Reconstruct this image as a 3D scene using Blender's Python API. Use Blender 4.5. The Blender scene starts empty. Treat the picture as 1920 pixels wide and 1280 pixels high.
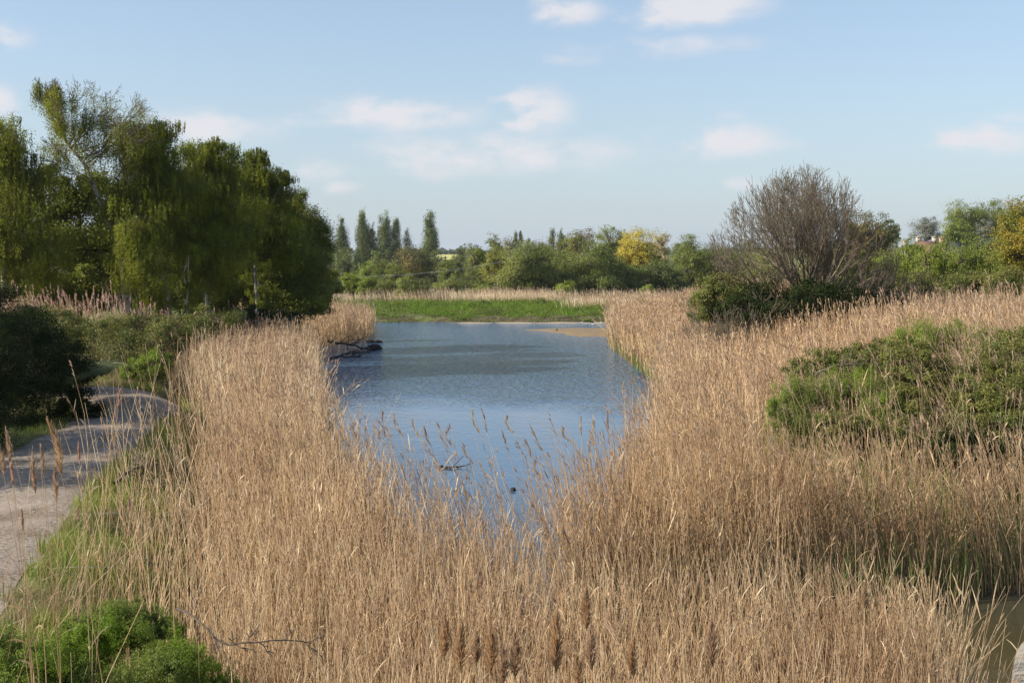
import bpy, math
import numpy as np
rng = np.random.default_rng(11)
PI = math.pi
EYE = 5.0          # eye height over the water
F = 2133.33        # focal length in photo pixels (40 mm on 36 mm)
SC = bpy.context.scene
COL = SC.collection
UP = np.array([0., 0., 1.])

# ------------------------------------------------------------------ helpers
def at(px, py, d):
    return np.array([(px - 960) / F * d, d, EYE - (py - 480) / F * d])

def norm(a):
    return a / (np.linalg.norm(a, axis=-1, keepdims=True) + 1e-9)

def rdir(n):
    return norm(rng.normal(size=(n, 3)))

def sstep(t):
    t = np.clip(t, 0, 1)
    return t * t * (3 - 2 * t)

def wob(x, y, s=1.0, seed=0.0):
    """cheap smooth 2d noise, about -1..1"""
    x = np.asarray(x) * s + seed * 3.1; y = np.asarray(y) * s - seed * 1.7
    return (np.sin(x * 1.3 + 1.7 * np.sin(y * .9 + seed)) + np.sin(y * 1.7 + 1.3 * np.sin(x * 1.1 - 2.0)) +
            .6 * np.sin(x * 3.1 + y * 2.3 + seed) + .5 * np.sin(x * 2.2 - y * 4.1)) / 3.0

def inpoly(x, y, poly):
    p = np.asarray(poly, float); q = np.roll(p, -1, 0)
    ins = np.zeros(x.shape, bool)
    for (x0, y0), (x1, y1) in zip(p, q):
        if y0 == y1: continue
        ins ^= ((y0 > y) != (y1 > y)) & (x < (x1 - x0) * (y - y0) / (y1 - y0) + x0)
    return ins

def sdist(x, y, poly):
    p = np.asarray(poly, float); q = np.roll(p, -1, 0)
    best = np.full(x.shape, 1e9)
    for (x0, y0), (x1, y1) in zip(p, q):
        dx, dy = x1 - x0, y1 - y0
        t = np.clip(((x - x0) * dx + (y - y0) * dy) / (dx * dx + dy * dy + 1e-9), 0, 1)
        best = np.minimum(best, np.hypot(x - x0 - t * dx, y - y0 - t * dy))
    return np.where(inpoly(x, y, poly), -best, best)

class MB:
    """collects quads; build() links them as one mesh object"""
    def __init__(s): s.v = []; s.q = []; s.r = []; s.t = []; s.n = 0
    def add(s, v, q, r=None, t=None):
        v = np.asarray(v, np.float32).reshape(-1, 3); q = np.asarray(q, np.int64).reshape(-1, 4)
        s.v.append(v); s.q.append(q + s.n); s.n += len(v)
        s.r.append(np.zeros(len(q)) if r is None else np.broadcast_to(r, (len(q),)))
        s.t.append(np.zeros(len(q)) if t is None else np.broadcast_to(t, (len(q),)))
    def ribbon(s, P, W, side=None, rnd=None):
        N, K, _ = P.shape
        if side is None:
            side = norm(np.cross(P[:, -1] - P[:, 0], rdir(N)))
        if side.ndim == 2: side = side[:, None, :]
        W = np.broadcast_to(W, (N, K))
        o = side * W[..., None] * .5
        v = np.stack([P - o, P + o], 2).reshape(-1, 3)
        b = (np.arange(N)[:, None] * K + np.arange(K - 1)[None]) * 2
        q = np.stack([b, b + 1, b + 3, b + 2], -1).reshape(-1, 4)
        r = rng.random(N) if rnd is None else np.broadcast_to(rnd, (N,))
        s.add(v, q, np.repeat(r, K - 1), np.tile((np.arange(K - 1) + .5) / (K - 1), N))
    def tube(s, P, R, sides=3, rnd=None):
        N, K, _ = P.shape
        R = np.broadcast_to(R, (N, K))
        tan = norm(P[:, -1] - P[:, 0])
        ref = np.where(np.abs(tan[:, 2:3]) > .8, np.array([[1., 0, 0]]), np.array([[0., 0, 1.]]))
        u = norm(np.cross(tan, ref)); w = np.cross(tan, u)
        a = np.arange(sides) / sides * 2 * PI
        off = u[:, None, :] * np.cos(a)[None, :, None] + w[:, None, :] * np.sin(a)[None, :, None]
        v = (P[:, :, None, :] + off[:, None] * R[..., None, None]).reshape(-1, 3)
        n = np.arange(N)[:, None, None]; k = np.arange(K - 1)[None, :, None]; j = np.arange(sides)[None, None]
        j2 = (j + 1) % sides
        b0 = (n * K + k) * sides; b1 = (n * K + k + 1) * sides
        q = np.stack([b0 + j, b0 + j2, b1 + j2, b1 + j], -1).reshape(-1, 4)
        r = rng.random(N) if rnd is None else np.broadcast_to(rnd, (N,))
        s.add(v, q, np.repeat(r, (K - 1) * sides), np.tile(np.repeat((np.arange(K - 1) + .5) / (K - 1), sides), N))
    def leaves(s, C, size, nrm=None, rnd=None, aspect=.55, ax=None):
        N = len(C)
        if N == 0: return
        n = rdir(N) if nrm is None else norm(nrm + .6 * rng.normal(size=(N, 3)))
        a = rdir(N) if ax is None else norm(ax + .45 * rng.normal(size=(N, 3)))
        a = norm(a - n * (a * n).sum(1, keepdims=True)); b = np.cross(n, a)
        L = size * rng.uniform(.6, 1.3, (N, 1))
        bend = n * L * .18
        v = np.stack([C - a * L * .5, C + b * L * .5 * aspect - bend, C + a * L * .5, C - b * L * .5 * aspect - bend], 1)
        q = np.arange(N * 4).reshape(N, 4)
        s.add(v, q, rng.random(N) if rnd is None else rnd, .5)
    def box(s, c, sz, rz=0.):
        c = np.asarray(c, float); h = np.asarray(sz, float) / 2
        v = np.array([[x, y, z] for z in (-1, 1) for y in (-1, 1) for x in (-1, 1)], float) * h
        cs, sn = math.cos(rz), math.sin(rz)
        v = np.stack([v[:, 0] * cs - v[:, 1] * sn, v[:, 0] * sn + v[:, 1] * cs, v[:, 2]], 1) + c
        s.add(v, [[0, 2, 3, 1], [4, 5, 7, 6], [0, 1, 5, 4], [2, 6, 7, 3], [0, 4, 6, 2], [1, 3, 7, 5]], rng.random())
    def build(s, name, mat, parent=None, smooth=False, origin=None):
        v = np.concatenate(s.v); q = np.concatenate(s.q)
        if origin is not None: v = v - np.asarray(origin, np.float32)
        me = bpy.data.meshes.new(name)
        me.vertices.add(len(v)); me.vertices.foreach_set('co', v.astype(np.float32).ravel())
        me.loops.add(len(q) * 4); me.loops.foreach_set('vertex_index', q.astype(np.int32).ravel())
        me.polygons.add(len(q)); me.polygons.foreach_set('loop_start', np.arange(0, len(q) * 4, 4, dtype=np.int32))
        me.update(calc_edges=True)
        a = me.attributes.new('rnd', 'FLOAT', 'FACE'); a.data.foreach_set('value', np.concatenate(s.r).astype(np.float32))
        a = me.attributes.new('along', 'FLOAT', 'FACE'); a.data.foreach_set('value', np.concatenate(s.t).astype(np.float32))
        if smooth: me.polygons.foreach_set('use_smooth', np.ones(len(q), bool))
        me.materials.append(mat)
        o = bpy.data.objects.new(name, me); COL.objects.link(o)
        if parent is not None: o.parent = parent
        elif origin is not None: o.location = origin
        return o

def tag(o, label=None, cat=None, group=None, kind=None):
    if label: o['label'] = label
    if cat: o['category'] = cat
    if group: o['group'] = group
    if kind: o['kind'] = kind
    return o

def empty(name, loc, label, cat, group=None):
    o = bpy.data.objects.new(name, None); COL.objects.link(o)
    o.location = loc; o.empty_display_size = .3
    return tag(o, label, cat, group)

# ------------------------------------------------------------------ materials
def new_mat(name):
    m = bpy.data.materials.new(name); m.use_nodes = True
    nt = m.node_tree; nt.nodes.clear()
    return m, nt, nt.nodes.new('ShaderNodeOutputMaterial')

def ramp(nt, fac, cols, pos=None):
    r = nt.nodes.new('ShaderNodeValToRGB'); e = r.color_ramp.elements
    n = len(cols)
    while len(e) < n: e.new(.5)
    for i, c in enumerate(cols):
        e[i].position = pos[i] if pos else i / max(1, n - 1); e[i].color = (*c, 1)
    nt.links.new(fac, r.inputs[0]); return r.outputs[0]

def noise(nt, scale, detail=3, vec=None, rough=.5):
    n = nt.nodes.new('ShaderNodeTexNoise'); n.inputs['Scale'].default_value = scale
    n.inputs['Detail'].default_value = detail; n.inputs['Roughness'].default_value = rough
    if vec is not None: nt.links.new(vec, n.inputs['Vector'])
    return n.outputs['Fac']

def pos(nt):
    return nt.nodes.new('ShaderNodeNewGeometry').outputs['Position']

def math_n(nt, op, a, b=None, c=None, clamp=False):
    n = nt.nodes.new('ShaderNodeMath'); n.operation = op; n.use_clamp = clamp
    for i, x in enumerate((a, b, c)):
        if x is None: continue
        if isinstance(x, (int, float)): n.inputs[i].default_value = x
        else: nt.links.new(x, n.inputs[i])
    return n.outputs[0]

def mixc(nt, fac, a, b, mode='MIX'):
    n = nt.nodes.new('ShaderNodeMix'); n.data_type = 'RGBA'; n.blend_type = mode
    for s, x in ((n.inputs[0], fac), (n.inputs[6], a), (n.inputs[7], b)):
        if isinstance(x, (int, float)): s.default_value = x
        elif isinstance(x, tuple): s.default_value = (*x, 1)
        else: nt.links.new(x, s)
    return n.outputs[2]

def attr(nt, name):
    n = nt.nodes.new('ShaderNodeAttribute'); n.attribute_name = name
    return n.outputs['Fac']

def leaf_mat(name, cols, transl=.35, patch=None, pscale=.8, rough=.45, spec=.3, pf=(.42, .62)):
    """thin plant matter: per-leaf colour, a second patch colour in large clumps, light through the blade"""
    m, nt, out = new_mat(name)
    c = ramp(nt, attr(nt, 'rnd'), cols)
    if patch:
        f = noise(nt, pscale, 2, pos(nt))
        mr = nt.nodes.new('ShaderNodeMapRange'); mr.inputs[1].default_value = pf[0]; mr.inputs[2].default_value = pf[1]
        nt.links.new(f, mr.inputs[0])
        c = mixc(nt, mr.outputs[0], c, patch)
    b = nt.nodes.new('ShaderNodeBsdfPrincipled'); b.inputs['Roughness'].default_value = rough
    b.inputs['Specular IOR Level'].default_value = spec
    nt.links.new(c, b.inputs['Base Color'])
    tr = nt.nodes.new('ShaderNodeBsdfTranslucent'); nt.links.new(c, tr.inputs['Color'])
    mx = nt.nodes.new('ShaderNodeMixShader'); mx.inputs[0].default_value = transl
    nt.links.new(b.outputs[0], mx.inputs[1]); nt.links.new(tr.outputs[0], mx.inputs[2])
    nt.links.new(mx.outputs[0], out.inputs[0])
    return m

def straw_mat(name, cols, base, transl=.35):
    """reed stems: per-stem colour, browner sheaths low down"""
    m, nt, out = new_mat(name)
    c = ramp(nt, attr(nt, 'rnd'), cols)
    t = math_n(nt, 'SUBTRACT', 1.0, attr(nt, 'along'))
    t = math_n(nt, 'MULTIPLY', math_n(nt, 'POWER', t, 1.8), .6)
    c = mixc(nt, t, c, base)
    f = noise(nt, .55, 3, pos(nt))
    c = mixc(nt, 1.0, c, ramp(nt, f, [(.86, .74, .64), (1.12, 1.09, 1.02), (1.22, 1.19, 1.12)], [.34, .50, .66]), 'MULTIPLY')
    c = mixc(nt, 1.0, c, ramp(nt, noise(nt, 3.2, 2, pos(nt)), [(.82, .79, .76), (1.06, 1.06, 1.02)], [.38, .54]), 'MULTIPLY')
    b = nt.nodes.new('ShaderNodeBsdfPrincipled'); b.inputs['Roughness'].default_value = .5
    b.inputs['Specular IOR Level'].default_value = .35
    nt.links.new(c, b.inputs['Base Color'])
    tr = nt.nodes.new('ShaderNodeBsdfTranslucent'); nt.links.new(c, tr.inputs['Color'])
    mx = nt.nodes.new('ShaderNodeMixShader'); mx.inputs[0].default_value = transl
    nt.links.new(b.outputs[0], mx.inputs[1]); nt.links.new(tr.outputs[0], mx.inputs[2])
    nt.links.new(mx.outputs[0], out.inputs[0])
    return m

def rough_mat(name, cols, scale, bump=.3, pos_=None, detail=6, rough=.9, bscale=None):
    m, nt, out = new_mat(name)
    p = pos(nt)
    c = ramp(nt, noise(nt, scale, detail, p, .6), cols, pos_)
    if name == 'path_gravel':
        c = mixc(nt, 1.0, c, ramp(nt, noise(nt, .9, 5, p, .6), [(.66, .62, .55), (.95, .92, .88), (1.08, 1.06, 1.04)], [.36, .5, .64]), 'MULTIPLY')
    b = nt.nodes.new('ShaderNodeBsdfPrincipled'); b.inputs['Roughness'].default_value = rough
    b.inputs['Specular IOR Level'].default_value = .25
    nt.links.new(c, b.inputs['Base Color'])
    bp = nt.nodes.new('ShaderNodeBump'); bp.inputs['Strength'].default_value = bump; bp.inputs['Distance'].default_value = .03
    nt.links.new(noise(nt, bscale or scale * 4, 4, p, .65), bp.inputs['Height'])
    nt.links.new(bp.outputs[0], b.inputs['Normal']); nt.links.new(b.outputs[0], out.inputs[0])
    return m

STRAW = straw_mat('reed_straw', [(.22, .14, .08), (.62, .475, .315), (.74, .60, .42), (.56, .39, .235), (.84, .74, .56)], (.34, .20, .10))
STRAW_B = straw_mat('reed_straw_brown', [(.20, .125, .07), (.62, .455, .285), (.68, .52, .34), (.54, .36, .21), (.76, .63, .45)], (.28, .20, .09))
STRAW_P = straw_mat('reed_straw_pale', [(.56, .44, .30), (.70, .57, .41), (.78, .66, .50), (.62, .48, .33)], (.38, .26, .15))
PLUME = leaf_mat('reed_plume', [(.34, .20, .11), (.50, .34, .21), (.60, .44, .30), (.42, .26, .15)], .45, rough=.8)
PLUME_P = leaf_mat('reed_plume_pink', [(.46, .27, .19), (.56, .36, .26), (.64, .46, .36)], .45, rough=.8)
PLUME_D = leaf_mat('reed_plume_russet', [(.40, .24, .12), (.53, .345, .18), (.64, .45, .27)], .5, rough=.85)
SHOOT = leaf_mat('reed_green_shoot', [(.10, .16, .03), (.16, .24, .05), (.22, .27, .08)], .35)
GRASS = leaf_mat('grass_green', [(.16, .23, .025), (.27, .33, .04), (.36, .36, .10), (.21, .28, .03)], .4, patch=(.30, .25, .12), pscale=.7)
GRASS_L = leaf_mat('grass_lush', [(.10, .24, .02), (.16, .34, .03), (.22, .40, .05)], .4, patch=(.26, .33, .09), pscale=.5)
MEADOW = leaf_mat('meadow_weeds', [(.09, .17, .015), (.15, .25, .02), (.22, .31, .035)], .35, patch=(.12, .15, .03), rough=.6, spec=.15, pscale=.35)
DRYGRASS = leaf_mat('grass_dry', [(.34, .30, .16), (.44, .37, .22), (.28, .27, .12)], .3)
LUSH = leaf_mat('leaf_lush', [(.13, .21, .018), (.20, .29, .022), (.28, .36, .045)], .45, patch=(.20, .24, .05), pscale=1.1, spec=.2)
BRAMBLE = leaf_mat('leaf_bramble', [(.07, .09, .018), (.12, .14, .026), (.20, .20, .04), (.18, .14, .05)], .3, spec=.25, rough=.5)
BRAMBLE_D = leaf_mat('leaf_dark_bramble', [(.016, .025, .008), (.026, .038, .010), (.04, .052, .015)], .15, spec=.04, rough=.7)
BIRCH = leaf_mat('leaf_birch', [(.19, .22, .02), (.29, .31, .03), (.39, .40, .06)], .5, patch=(.19, .20, .03), spec=.15)
WILLOW = leaf_mat('leaf_willow', [(.15, .18, .015), (.24, .26, .02), (.33, .34, .04)], .5, patch=(.16, .18, .02), spec=.15)
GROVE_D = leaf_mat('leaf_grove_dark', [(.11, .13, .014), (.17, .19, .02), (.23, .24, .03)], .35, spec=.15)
SALLOW = leaf_mat('leaf_sallow', [(.17, .20, .04), (.25, .27, .055), (.33, .34, .08)], .35, patch=(.18, .21, .045), pscale=.3)
FARG = leaf_mat('leaf_far_green', [(.13, .16, .025), (.19, .22, .035), (.26, .28, .05)], .35)
FARD = leaf_mat('leaf_far_dark', [(.09, .11, .025), (.13, .155, .035), (.18, .20, .045)], .3)
LIME = leaf_mat('leaf_lime', [(.20, .25, .03), (.28, .33, .04), (.36, .40, .06)], .4, patch=(.20, .25, .04), pscale=.4)
OLIVE = leaf_mat('leaf_olive', [(.20, .22, .03), (.28, .27, .04), (.24, .24, .04)], .3)
GOLD = leaf_mat('leaf_gold', [(.42, .34, .04), (.54, .44, .06), (.62, .52, .10)], .35)
CREAM = leaf_mat('leaf_cream', [(.50, .42, .22), (.58, .48, .24), (.46, .40, .20)], .3)
BRONZE = leaf_mat('leaf_bronze', [(.20, .15, .04), (.26, .19, .045), (.17, .16, .04)], .3, patch=(.14, .15, .04), pscale=.3)
ORANGE = leaf_mat('leaf_orange', [(.28, .20, .02), (.34, .24, .025), (.22, .20, .02)], .35, patch=(.18, .20, .03), pscale=.35, pf=(.5, .65))
POPLAR = leaf_mat('leaf_poplar', [(.11, .14, .035), (.16, .19, .05), (.22, .25, .07)], .3)
GREYT = leaf_mat('leaf_grey', [(.16, .18, .13), (.22, .23, .17), (.19, .20, .13)], .2)
BUD = leaf_mat('leaf_bud', [(.24, .16, .10), (.30, .20, .12), (.20, .15, .07)], .3)
BARK = rough_mat('bark_brown', [(.07, .05, .035), (.16, .12, .085), (.24, .19, .14)], 9, .6)
BARK_G = rough_mat('bark_grey', [(.10, .08, .055), (.18, .145, .10), (.25, .205, .15)], 6, .5)
BARK_M = rough_mat('bark_mossy', [(.10, .085, .05), (.19, .16, .11), (.16, .17, .06)], 4, .5)
BIRCHB = rough_mat('bark_birch', [(.08, .07, .06), (.42, .38, .34), (.58, .54, .50)], 3.5, .4, [.36, .47, .7])
DEADW = rough_mat('dead_wood', [(.02, .017, .014), (.05, .042, .035), (.10, .085, .07)], 8, .6)
PALEW = rough_mat('pale_wood', [(.30, .26, .2), (.5, .45, .36)], 12, .3)
GRAVEL = rough_mat('path_gravel', [(.16, .127, .095), (.265, .215, .165), (.34, .28, .222), (.43, .365, .30)], 17, .5, [.3, .45, .55, .72], 12, bscale=60)
MUD = rough_mat('mud', [(.15, .105, .06), (.23, .165, .09), (.29, .22, .13)], 1.6, .4)
SANDM = rough_mat('shore_sand', [(.25, .19, .12), (.42, .33, .22), (.50, .41, .29)], 1.2, .4)
STONE = rough_mat('weathered_stone', [(.18, .15, .11), (.34, .30, .24), (.42, .38, .32)], 7, .8)
RAPE = rough_mat('rape_field', [(.46, .42, .10), (.54, .49, .13), (.40, .40, .12)], .02, .1)
BRICK = rough_mat('house_brick', [(.32, .20, .13), (.42, .28, .18)], 2, .2)
RENDERW = rough_mat('house_render', [(.40, .35, .27), (.50, .44, .34)], 1, .1)
TILE = rough_mat('roof_tile', [(.20, .11, .08), (.27, .15, .11)], 1.5, .3)
SLATE = rough_mat('roof_slate', [(.10, .09, .085), (.17, .15, .14)], 1.5, .3)
POT = rough_mat('chimney_pot', [(.28, .15, .09), (.34, .19, .12)], 5, .1)
GLASSD = rough_mat('dark_glass', [(.03, .035, .04), (.05, .055, .06)], 1, .0, rough=.15)
POLE = rough_mat('pole_wood', [(.05, .04, .03), (.09, .075, .06)], 3, .2)
WIRE = rough_mat('wire_metal', [(.40, .40, .37), (.5, .5, .46)], 3, .0)
WHITEB = rough_mat('feather_white', [(.74, .74, .74), (.82, .82, .80)], 20, .05)
DARKB = rough_mat('feather_dark', [(.03, .03, .035), (.06, .055, .05)], 20, .05)

def ground_mat():
    m, nt, out = new_mat('marsh_ground')
    p = pos(nt)
    a = ramp(nt, noise(nt, 1.3, 6, p, .65), [(.05, .04, .02), (.11, .085, .045), (.16, .13, .07)], [.35, .5, .68])
    g = ramp(nt, noise(nt, 2.2, 5, p, .6), [(.07, .08, .02), (.13, .15, .04), (.24, .21, .11)], [.35, .5, .7])
    n = noise(nt, .35, 4, p)
    far = nt.nodes.new('ShaderNodeSeparateXYZ'); nt.links.new(p, far.inputs[0])
    f = math_n(nt, 'ADD', math_n(nt, 'MULTIPLY', math_n(nt, 'SUBTRACT', n, .47), 6.0), math_n(nt, 'MULTIPLY', math_n(nt, 'SUBTRACT', far.outputs[2], .35), 2.0), clamp=True)
    c = mixc(nt, f, a, g)
    b = nt.nodes.new('ShaderNodeBsdfPrincipled'); b.inputs['Roughness'].default_value = .95
    b.inputs['Specular IOR Level'].default_value = .15
    bp = nt.nodes.new('ShaderNodeBump'); bp.inputs['Strength'].default_value = .7; bp.inputs['Distance'].default_value = .05
    nt.links.new(noise(nt, 9, 5, p, .7), bp.inputs['Height']); nt.links.new(bp.outputs[0], b.inputs['Normal'])
    nt.links.new(c, b.inputs['Base Color']); nt.links.new(b.outputs[0], out.inputs[0])
    return m
GROUND = ground_mat()

def water_mat():
    m, nt, out = new_mat('pond_water')
    p = pos(nt)
    b = nt.nodes.new('ShaderNodeBsdfPrincipled')
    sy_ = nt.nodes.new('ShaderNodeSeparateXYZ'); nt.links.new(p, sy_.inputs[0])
    silt_reflect = nt.nodes.new('ShaderNodeMapRange'); silt_reflect.interpolation_type = 'SMOOTHSTEP'
    silt_reflect.inputs[1].default_value = 17; silt_reflect.inputs[2].default_value = 30
    nt.links.new(math_n(nt, 'ADD', sy_.outputs[1], math_n(nt, 'MULTIPLY', noise(nt, .3, 3, p), 5.)), silt_reflect.inputs[0])
    nt.links.new(mixc(nt, silt_reflect.outputs[0], (.055, .046, .020), (.055, .108, .175)), b.inputs['Base Color'])  # brown near end: silty shallows, with the reeds' reflection painted in
    b.inputs['Roughness'].default_value = .07; b.inputs['IOR'].default_value = 1.34
    mp = nt.nodes.new('ShaderNodeMapping'); mp.inputs['Scale'].default_value = (1.25, .8, 1); mp.inputs['Rotation'].default_value = (0, 0, .12)
    nt.links.new(p, mp.inputs[0])
    w1 = noise(nt, 2.1, 3, mp.outputs[0], .55); w2 = noise(nt, 6.5, 2, mp.outputs[0], .5)
    h = math_n(nt, 'ADD', w1, math_n(nt, 'MULTIPLY', w2, .42))
    s = nt.nodes.new('ShaderNodeSeparateXYZ'); nt.links.new(p, s.inputs[0])
    # breeze reaches the open water, the near end in the lee of the reeds lies calm
    y = math_n(nt, 'ADD', s.outputs[1], math_n(nt, 'MULTIPLY', noise(nt, .16, 2, p), 16.0))
    mr = nt.nodes.new('ShaderNodeMapRange'); mr.interpolation_type = 'SMOOTHSTEP'
    mr.inputs[1].default_value = 42; mr.inputs[2].default_value = 58; mr.inputs[3].default_value = .04; mr.inputs[4].default_value = 1
    nt.links.new(y, mr.inputs[0])
    gust = ramp(nt, noise(nt, .075, 3, p), [(.75,) * 3, (.95,) * 3, (1.15,) * 3], [.40, .5, .60])
    amp = math_n(nt, 'MULTIPLY', mr.outputs[0], gust)
    bp = nt.nodes.new('ShaderNodeBump'); bp.inputs['Distance'].default_value = .27
    bp.inputs['Strength'].default_value = 1
    nt.links.new(math_n(nt, 'MULTIPLY', h, amp), bp.inputs['Height'])
    nt.links.new(bp.outputs[0], b.inputs['Normal']); nt.links.new(b.outputs[0], out.inputs[0])
    return m
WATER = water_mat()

# ------------------------------------------------------------------ terrain
POND = [(5.6, 12.9), (3, 13.1), (1.2, 13.1), (.2, 14.2), (-1.0, 15.5), (-2.0, 17.3), (-2.9, 19.8), (-4.1, 25), (-5.4, 32), (-6.6, 39), (-7.2, 44), (-8.2, 47.5),
        (-10.5, 50), (-11.5, 56), (-10.6, 61), (-8.7, 65.5), (-8.5, 70), (-9.4, 78), (-12, 83), (-16, 86), (0, 85.2), (9, 85.6), (14, 86), (12, 80), (8, 78),
        (6.0, 70), (5.35, 64), (5.3, 56), (5.6, 48), (5.5, 42), (4.6, 34), (3.3, 25), (2.4, 20.5), (1.5, 16.8), (1.3, 15.0), (3, 15.3), (7, 16.4), (14, 17.5), (14, 11), (7, 6), (4.6, 5), (3.2, 6.6), (4.6, 10), (5.3, 12)]
PATHC = np.array([(-6, -8), (-7.0, 6), (-6.95, 12), (-7.8, 16), (-8.65, 20), (-9.15, 24), (-9.6, 28), (-10.0, 30.5), (-11.0, 32.6), (-13.5, 34), (-18, 34.8), (-30, 35)], float)
PATHW = np.array([2.7, 2.7, 2.6, 2.6, 2.5, 2.4, 2.1, 2.2, 3.0, 2.4, 2.2, 2.2])

def gz(x, y):
    x = np.asarray(x, float); y = np.asarray(y, float)
    sd = sdist(x, y, POND)
    z = np.where(sd < 0, -.08 - .7 * sstep(-sd / 2.0), -.08 + .12 * sstep(sd / 1.2))
    xr = np.interp(y, [0, 12, 16, 20, 24, 31, 38, 45, 60, 90], [-4.6, -4.9, -5.9, -6.7, -7.4, -9.6, -12.7, -16, -16.5, -18])
    land = sstep(sd / 2.5)
    left = sstep((xr + 2.6 - x) / 3.0) * sstep((92 - y) / 8)
    z = z + left * land * 0.95
    right = 1.25 * sstep((x - 6.5 - .03 * y) / 6) * sstep((y - 16.5) / 7) * sstep((95 - y) / 15)
    z = z + right * land
    z = z + .32 * sstep((y - 85.5) / 1.5) * land * (1 - left)
    z = z + .05 * wob(x, y, 1.1) * land * np.clip(40 / (np.abs(y) + 20), 0, 1)
    z = z + 9.0 * sstep((y - 620) / 700) * (1 + .25 * wob(x, y, .004)) + 7 * sstep((y - 150) / 130) * sstep((x - 45) / 70) * sstep((900 - y) / 300)
    z = z + 7 * sstep((y - 1500) / 1500) * (.5 + .5 * wob(x, y, .0012, 2))
    return z

def grid_mesh(name, xs, ys, zf, mat):
    X, Y = np.meshgrid(xs, ys)
    v = np.stack([X, Y, zf(X, Y)], -1).reshape(-1, 3)
    nx = len(xs); i = np.arange(len(ys) - 1)[:, None] * nx + np.arange(nx - 1)[None]
    q = np.stack([i, i + 1, i + nx + 1, i + nx], -1).reshape(-1, 4)
    m = MB(); m.add(v, q); return m.build(name, mat, smooth=True)

g = 24 * 1.22 ** np.arange(1, 27)
xs = np.concatenate([-g[::-1], np.arange(-24, 24.01, .4), g])
ys = np.concatenate([np.arange(-60, 0, 4), np.arange(0, 50, .4), np.arange(50, 110, .6), np.arange(110, 320, 5), 320 * 1.09 ** np.arange(0, 32)])
tag(grid_mesh('ground', xs, ys, gz, GROUND), 'marshy ground and banks around the pond', kind='structure')

wp = [(-20, 3), (16, 3), (16, 30), (16, 90), (-20, 90)]
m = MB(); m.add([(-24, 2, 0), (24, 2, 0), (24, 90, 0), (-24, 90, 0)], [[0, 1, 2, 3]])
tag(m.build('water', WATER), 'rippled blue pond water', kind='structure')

# gravel path
def path_strip():
    s = np.linspace(0, len(PATHC) - 1, 260)
    idx = np.arange(len(PATHC))
    cx = np.interp(s, idx, PATHC[:, 0]); cy = np.interp(s, idx, PATHC[:, 1]); w = np.interp(s, idx, PATHW)
    for _ in range(12):
        cx[1:-1] = (cx[:-2] + 2 * cx[1:-1] + cx[2:]) / 4; cy[1:-1] = (cy[:-2] + 2 * cy[1:-1] + cy[2:]) / 4
    tx, ty = np.gradient(cx), np.gradient(cy); l = np.hypot(tx, ty); nx_, ny_ = ty / l, -tx / l
    M = 17; u = np.linspace(-.5, .5, M)
    ww = w[:, None] * u[None] * (1 + .05 * wob(s, s * 0, 3.0)[:, None] * np.sign(u)[None] + .03 * wob(s, s * 0, 9., 2)[:, None])
    X = cx[:, None] + nx_[:, None] * ww; Y = cy[:, None] + ny_[:, None] * ww
    Z = gz(X, Y) + .045 - .04 * (np.abs(u)[None] * 2) ** 4
    v = np.stack([X, Y, Z], -1).reshape(-1, 3)
    i = np.arange(259)[:, None] * M + np.arange(M - 1)[None]
    m = MB(); m.add(v, np.stack([i, i + 1, i + M + 1, i + M], -1).reshape(-1, 4))
    return m.build('path', GRAVEL, smooth=True), np.stack([cx, cy], 1), w
_p, PC, PWID = path_strip()
tag(_p, 'pale gravel path curving past the dark bushes', kind='structure')
def path_d(x, y):
    d = np.full(x.shape, 1e9)
    for (cx, cy), w in list(zip(PC, PWID))[::3]:
        d = np.minimum(d, np.hypot(x - cx, y - cy) - w / 2)
    return d

mb = MB()
x = rng.uniform(-13, -4, 9000); y = rng.uniform(9, 35, 9000); pd = path_d(x, y)
k = (pd < .12) & (rng.random(9000) < np.clip(1.15 + pd * .95, .12, 1)); x, y = x[k], y[k]
mb.leaves(np.stack([x, y, gz(x, y) + .058], 1), .045, nrm=np.tile(UP * 2.2, (len(x), 1)), aspect=.7)
tag(mb.build('debris', leaf_mat('path_litter', [(.10, .08, .05), (.22, .17, .11), (.38, .33, .26)], .1)), 'dead leaf litter and grit strewn on the path', 'litter', kind='stuff')
# sand spit and pale far shore
def sheet(name, mat, poly, z, amp, label, step=.35):
    p = np.array(poly); a, b = p.min(0) - 1, p.max(0) + 1
    xs = np.arange(a[0], b[0], step); ys = np.arange(a[1], b[1], step)
    f = lambda X, Y: np.clip(-sdist(X, Y, poly) / 1.0 + .25 * wob(X, Y, 1.4), -.6, 1) * z + amp * wob(X, Y, 1.5)
    return tag(grid_mesh(name, xs, ys, f, mat), label, kind='structure')
sheet('mudflat', MUD, [(.9, 77.2), (3, 78.4), (10, 79.0), (10, 70.6), (6.5, 70.2), (4.2, 70.6), (3.4, 72.6), (1.9, 75.6)], .10, .012, 'low brown mudflat reaching out from the reeds')
sheet('shore', SANDM, [(-6, 85.2), (-2, 85.5), (6, 85.6), (14, 85.3), (14, 84.7), (7, 84.75), (1.0, 84.8), (-3, 84.9)], .12, .02, 'thin strip of pale sand along the far bank')

# yellow field on the far slope
def field():
    xs = np.linspace(-66, -40, 30); ys = np.linspace(800, 1010, 30)
    return grid_mesh('field', xs, ys, lambda X, Y: gz(X, Y) + .8, RAPE)
tag(field(), 'bright yellow flowering crop field on the far slope', kind='structure')

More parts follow.
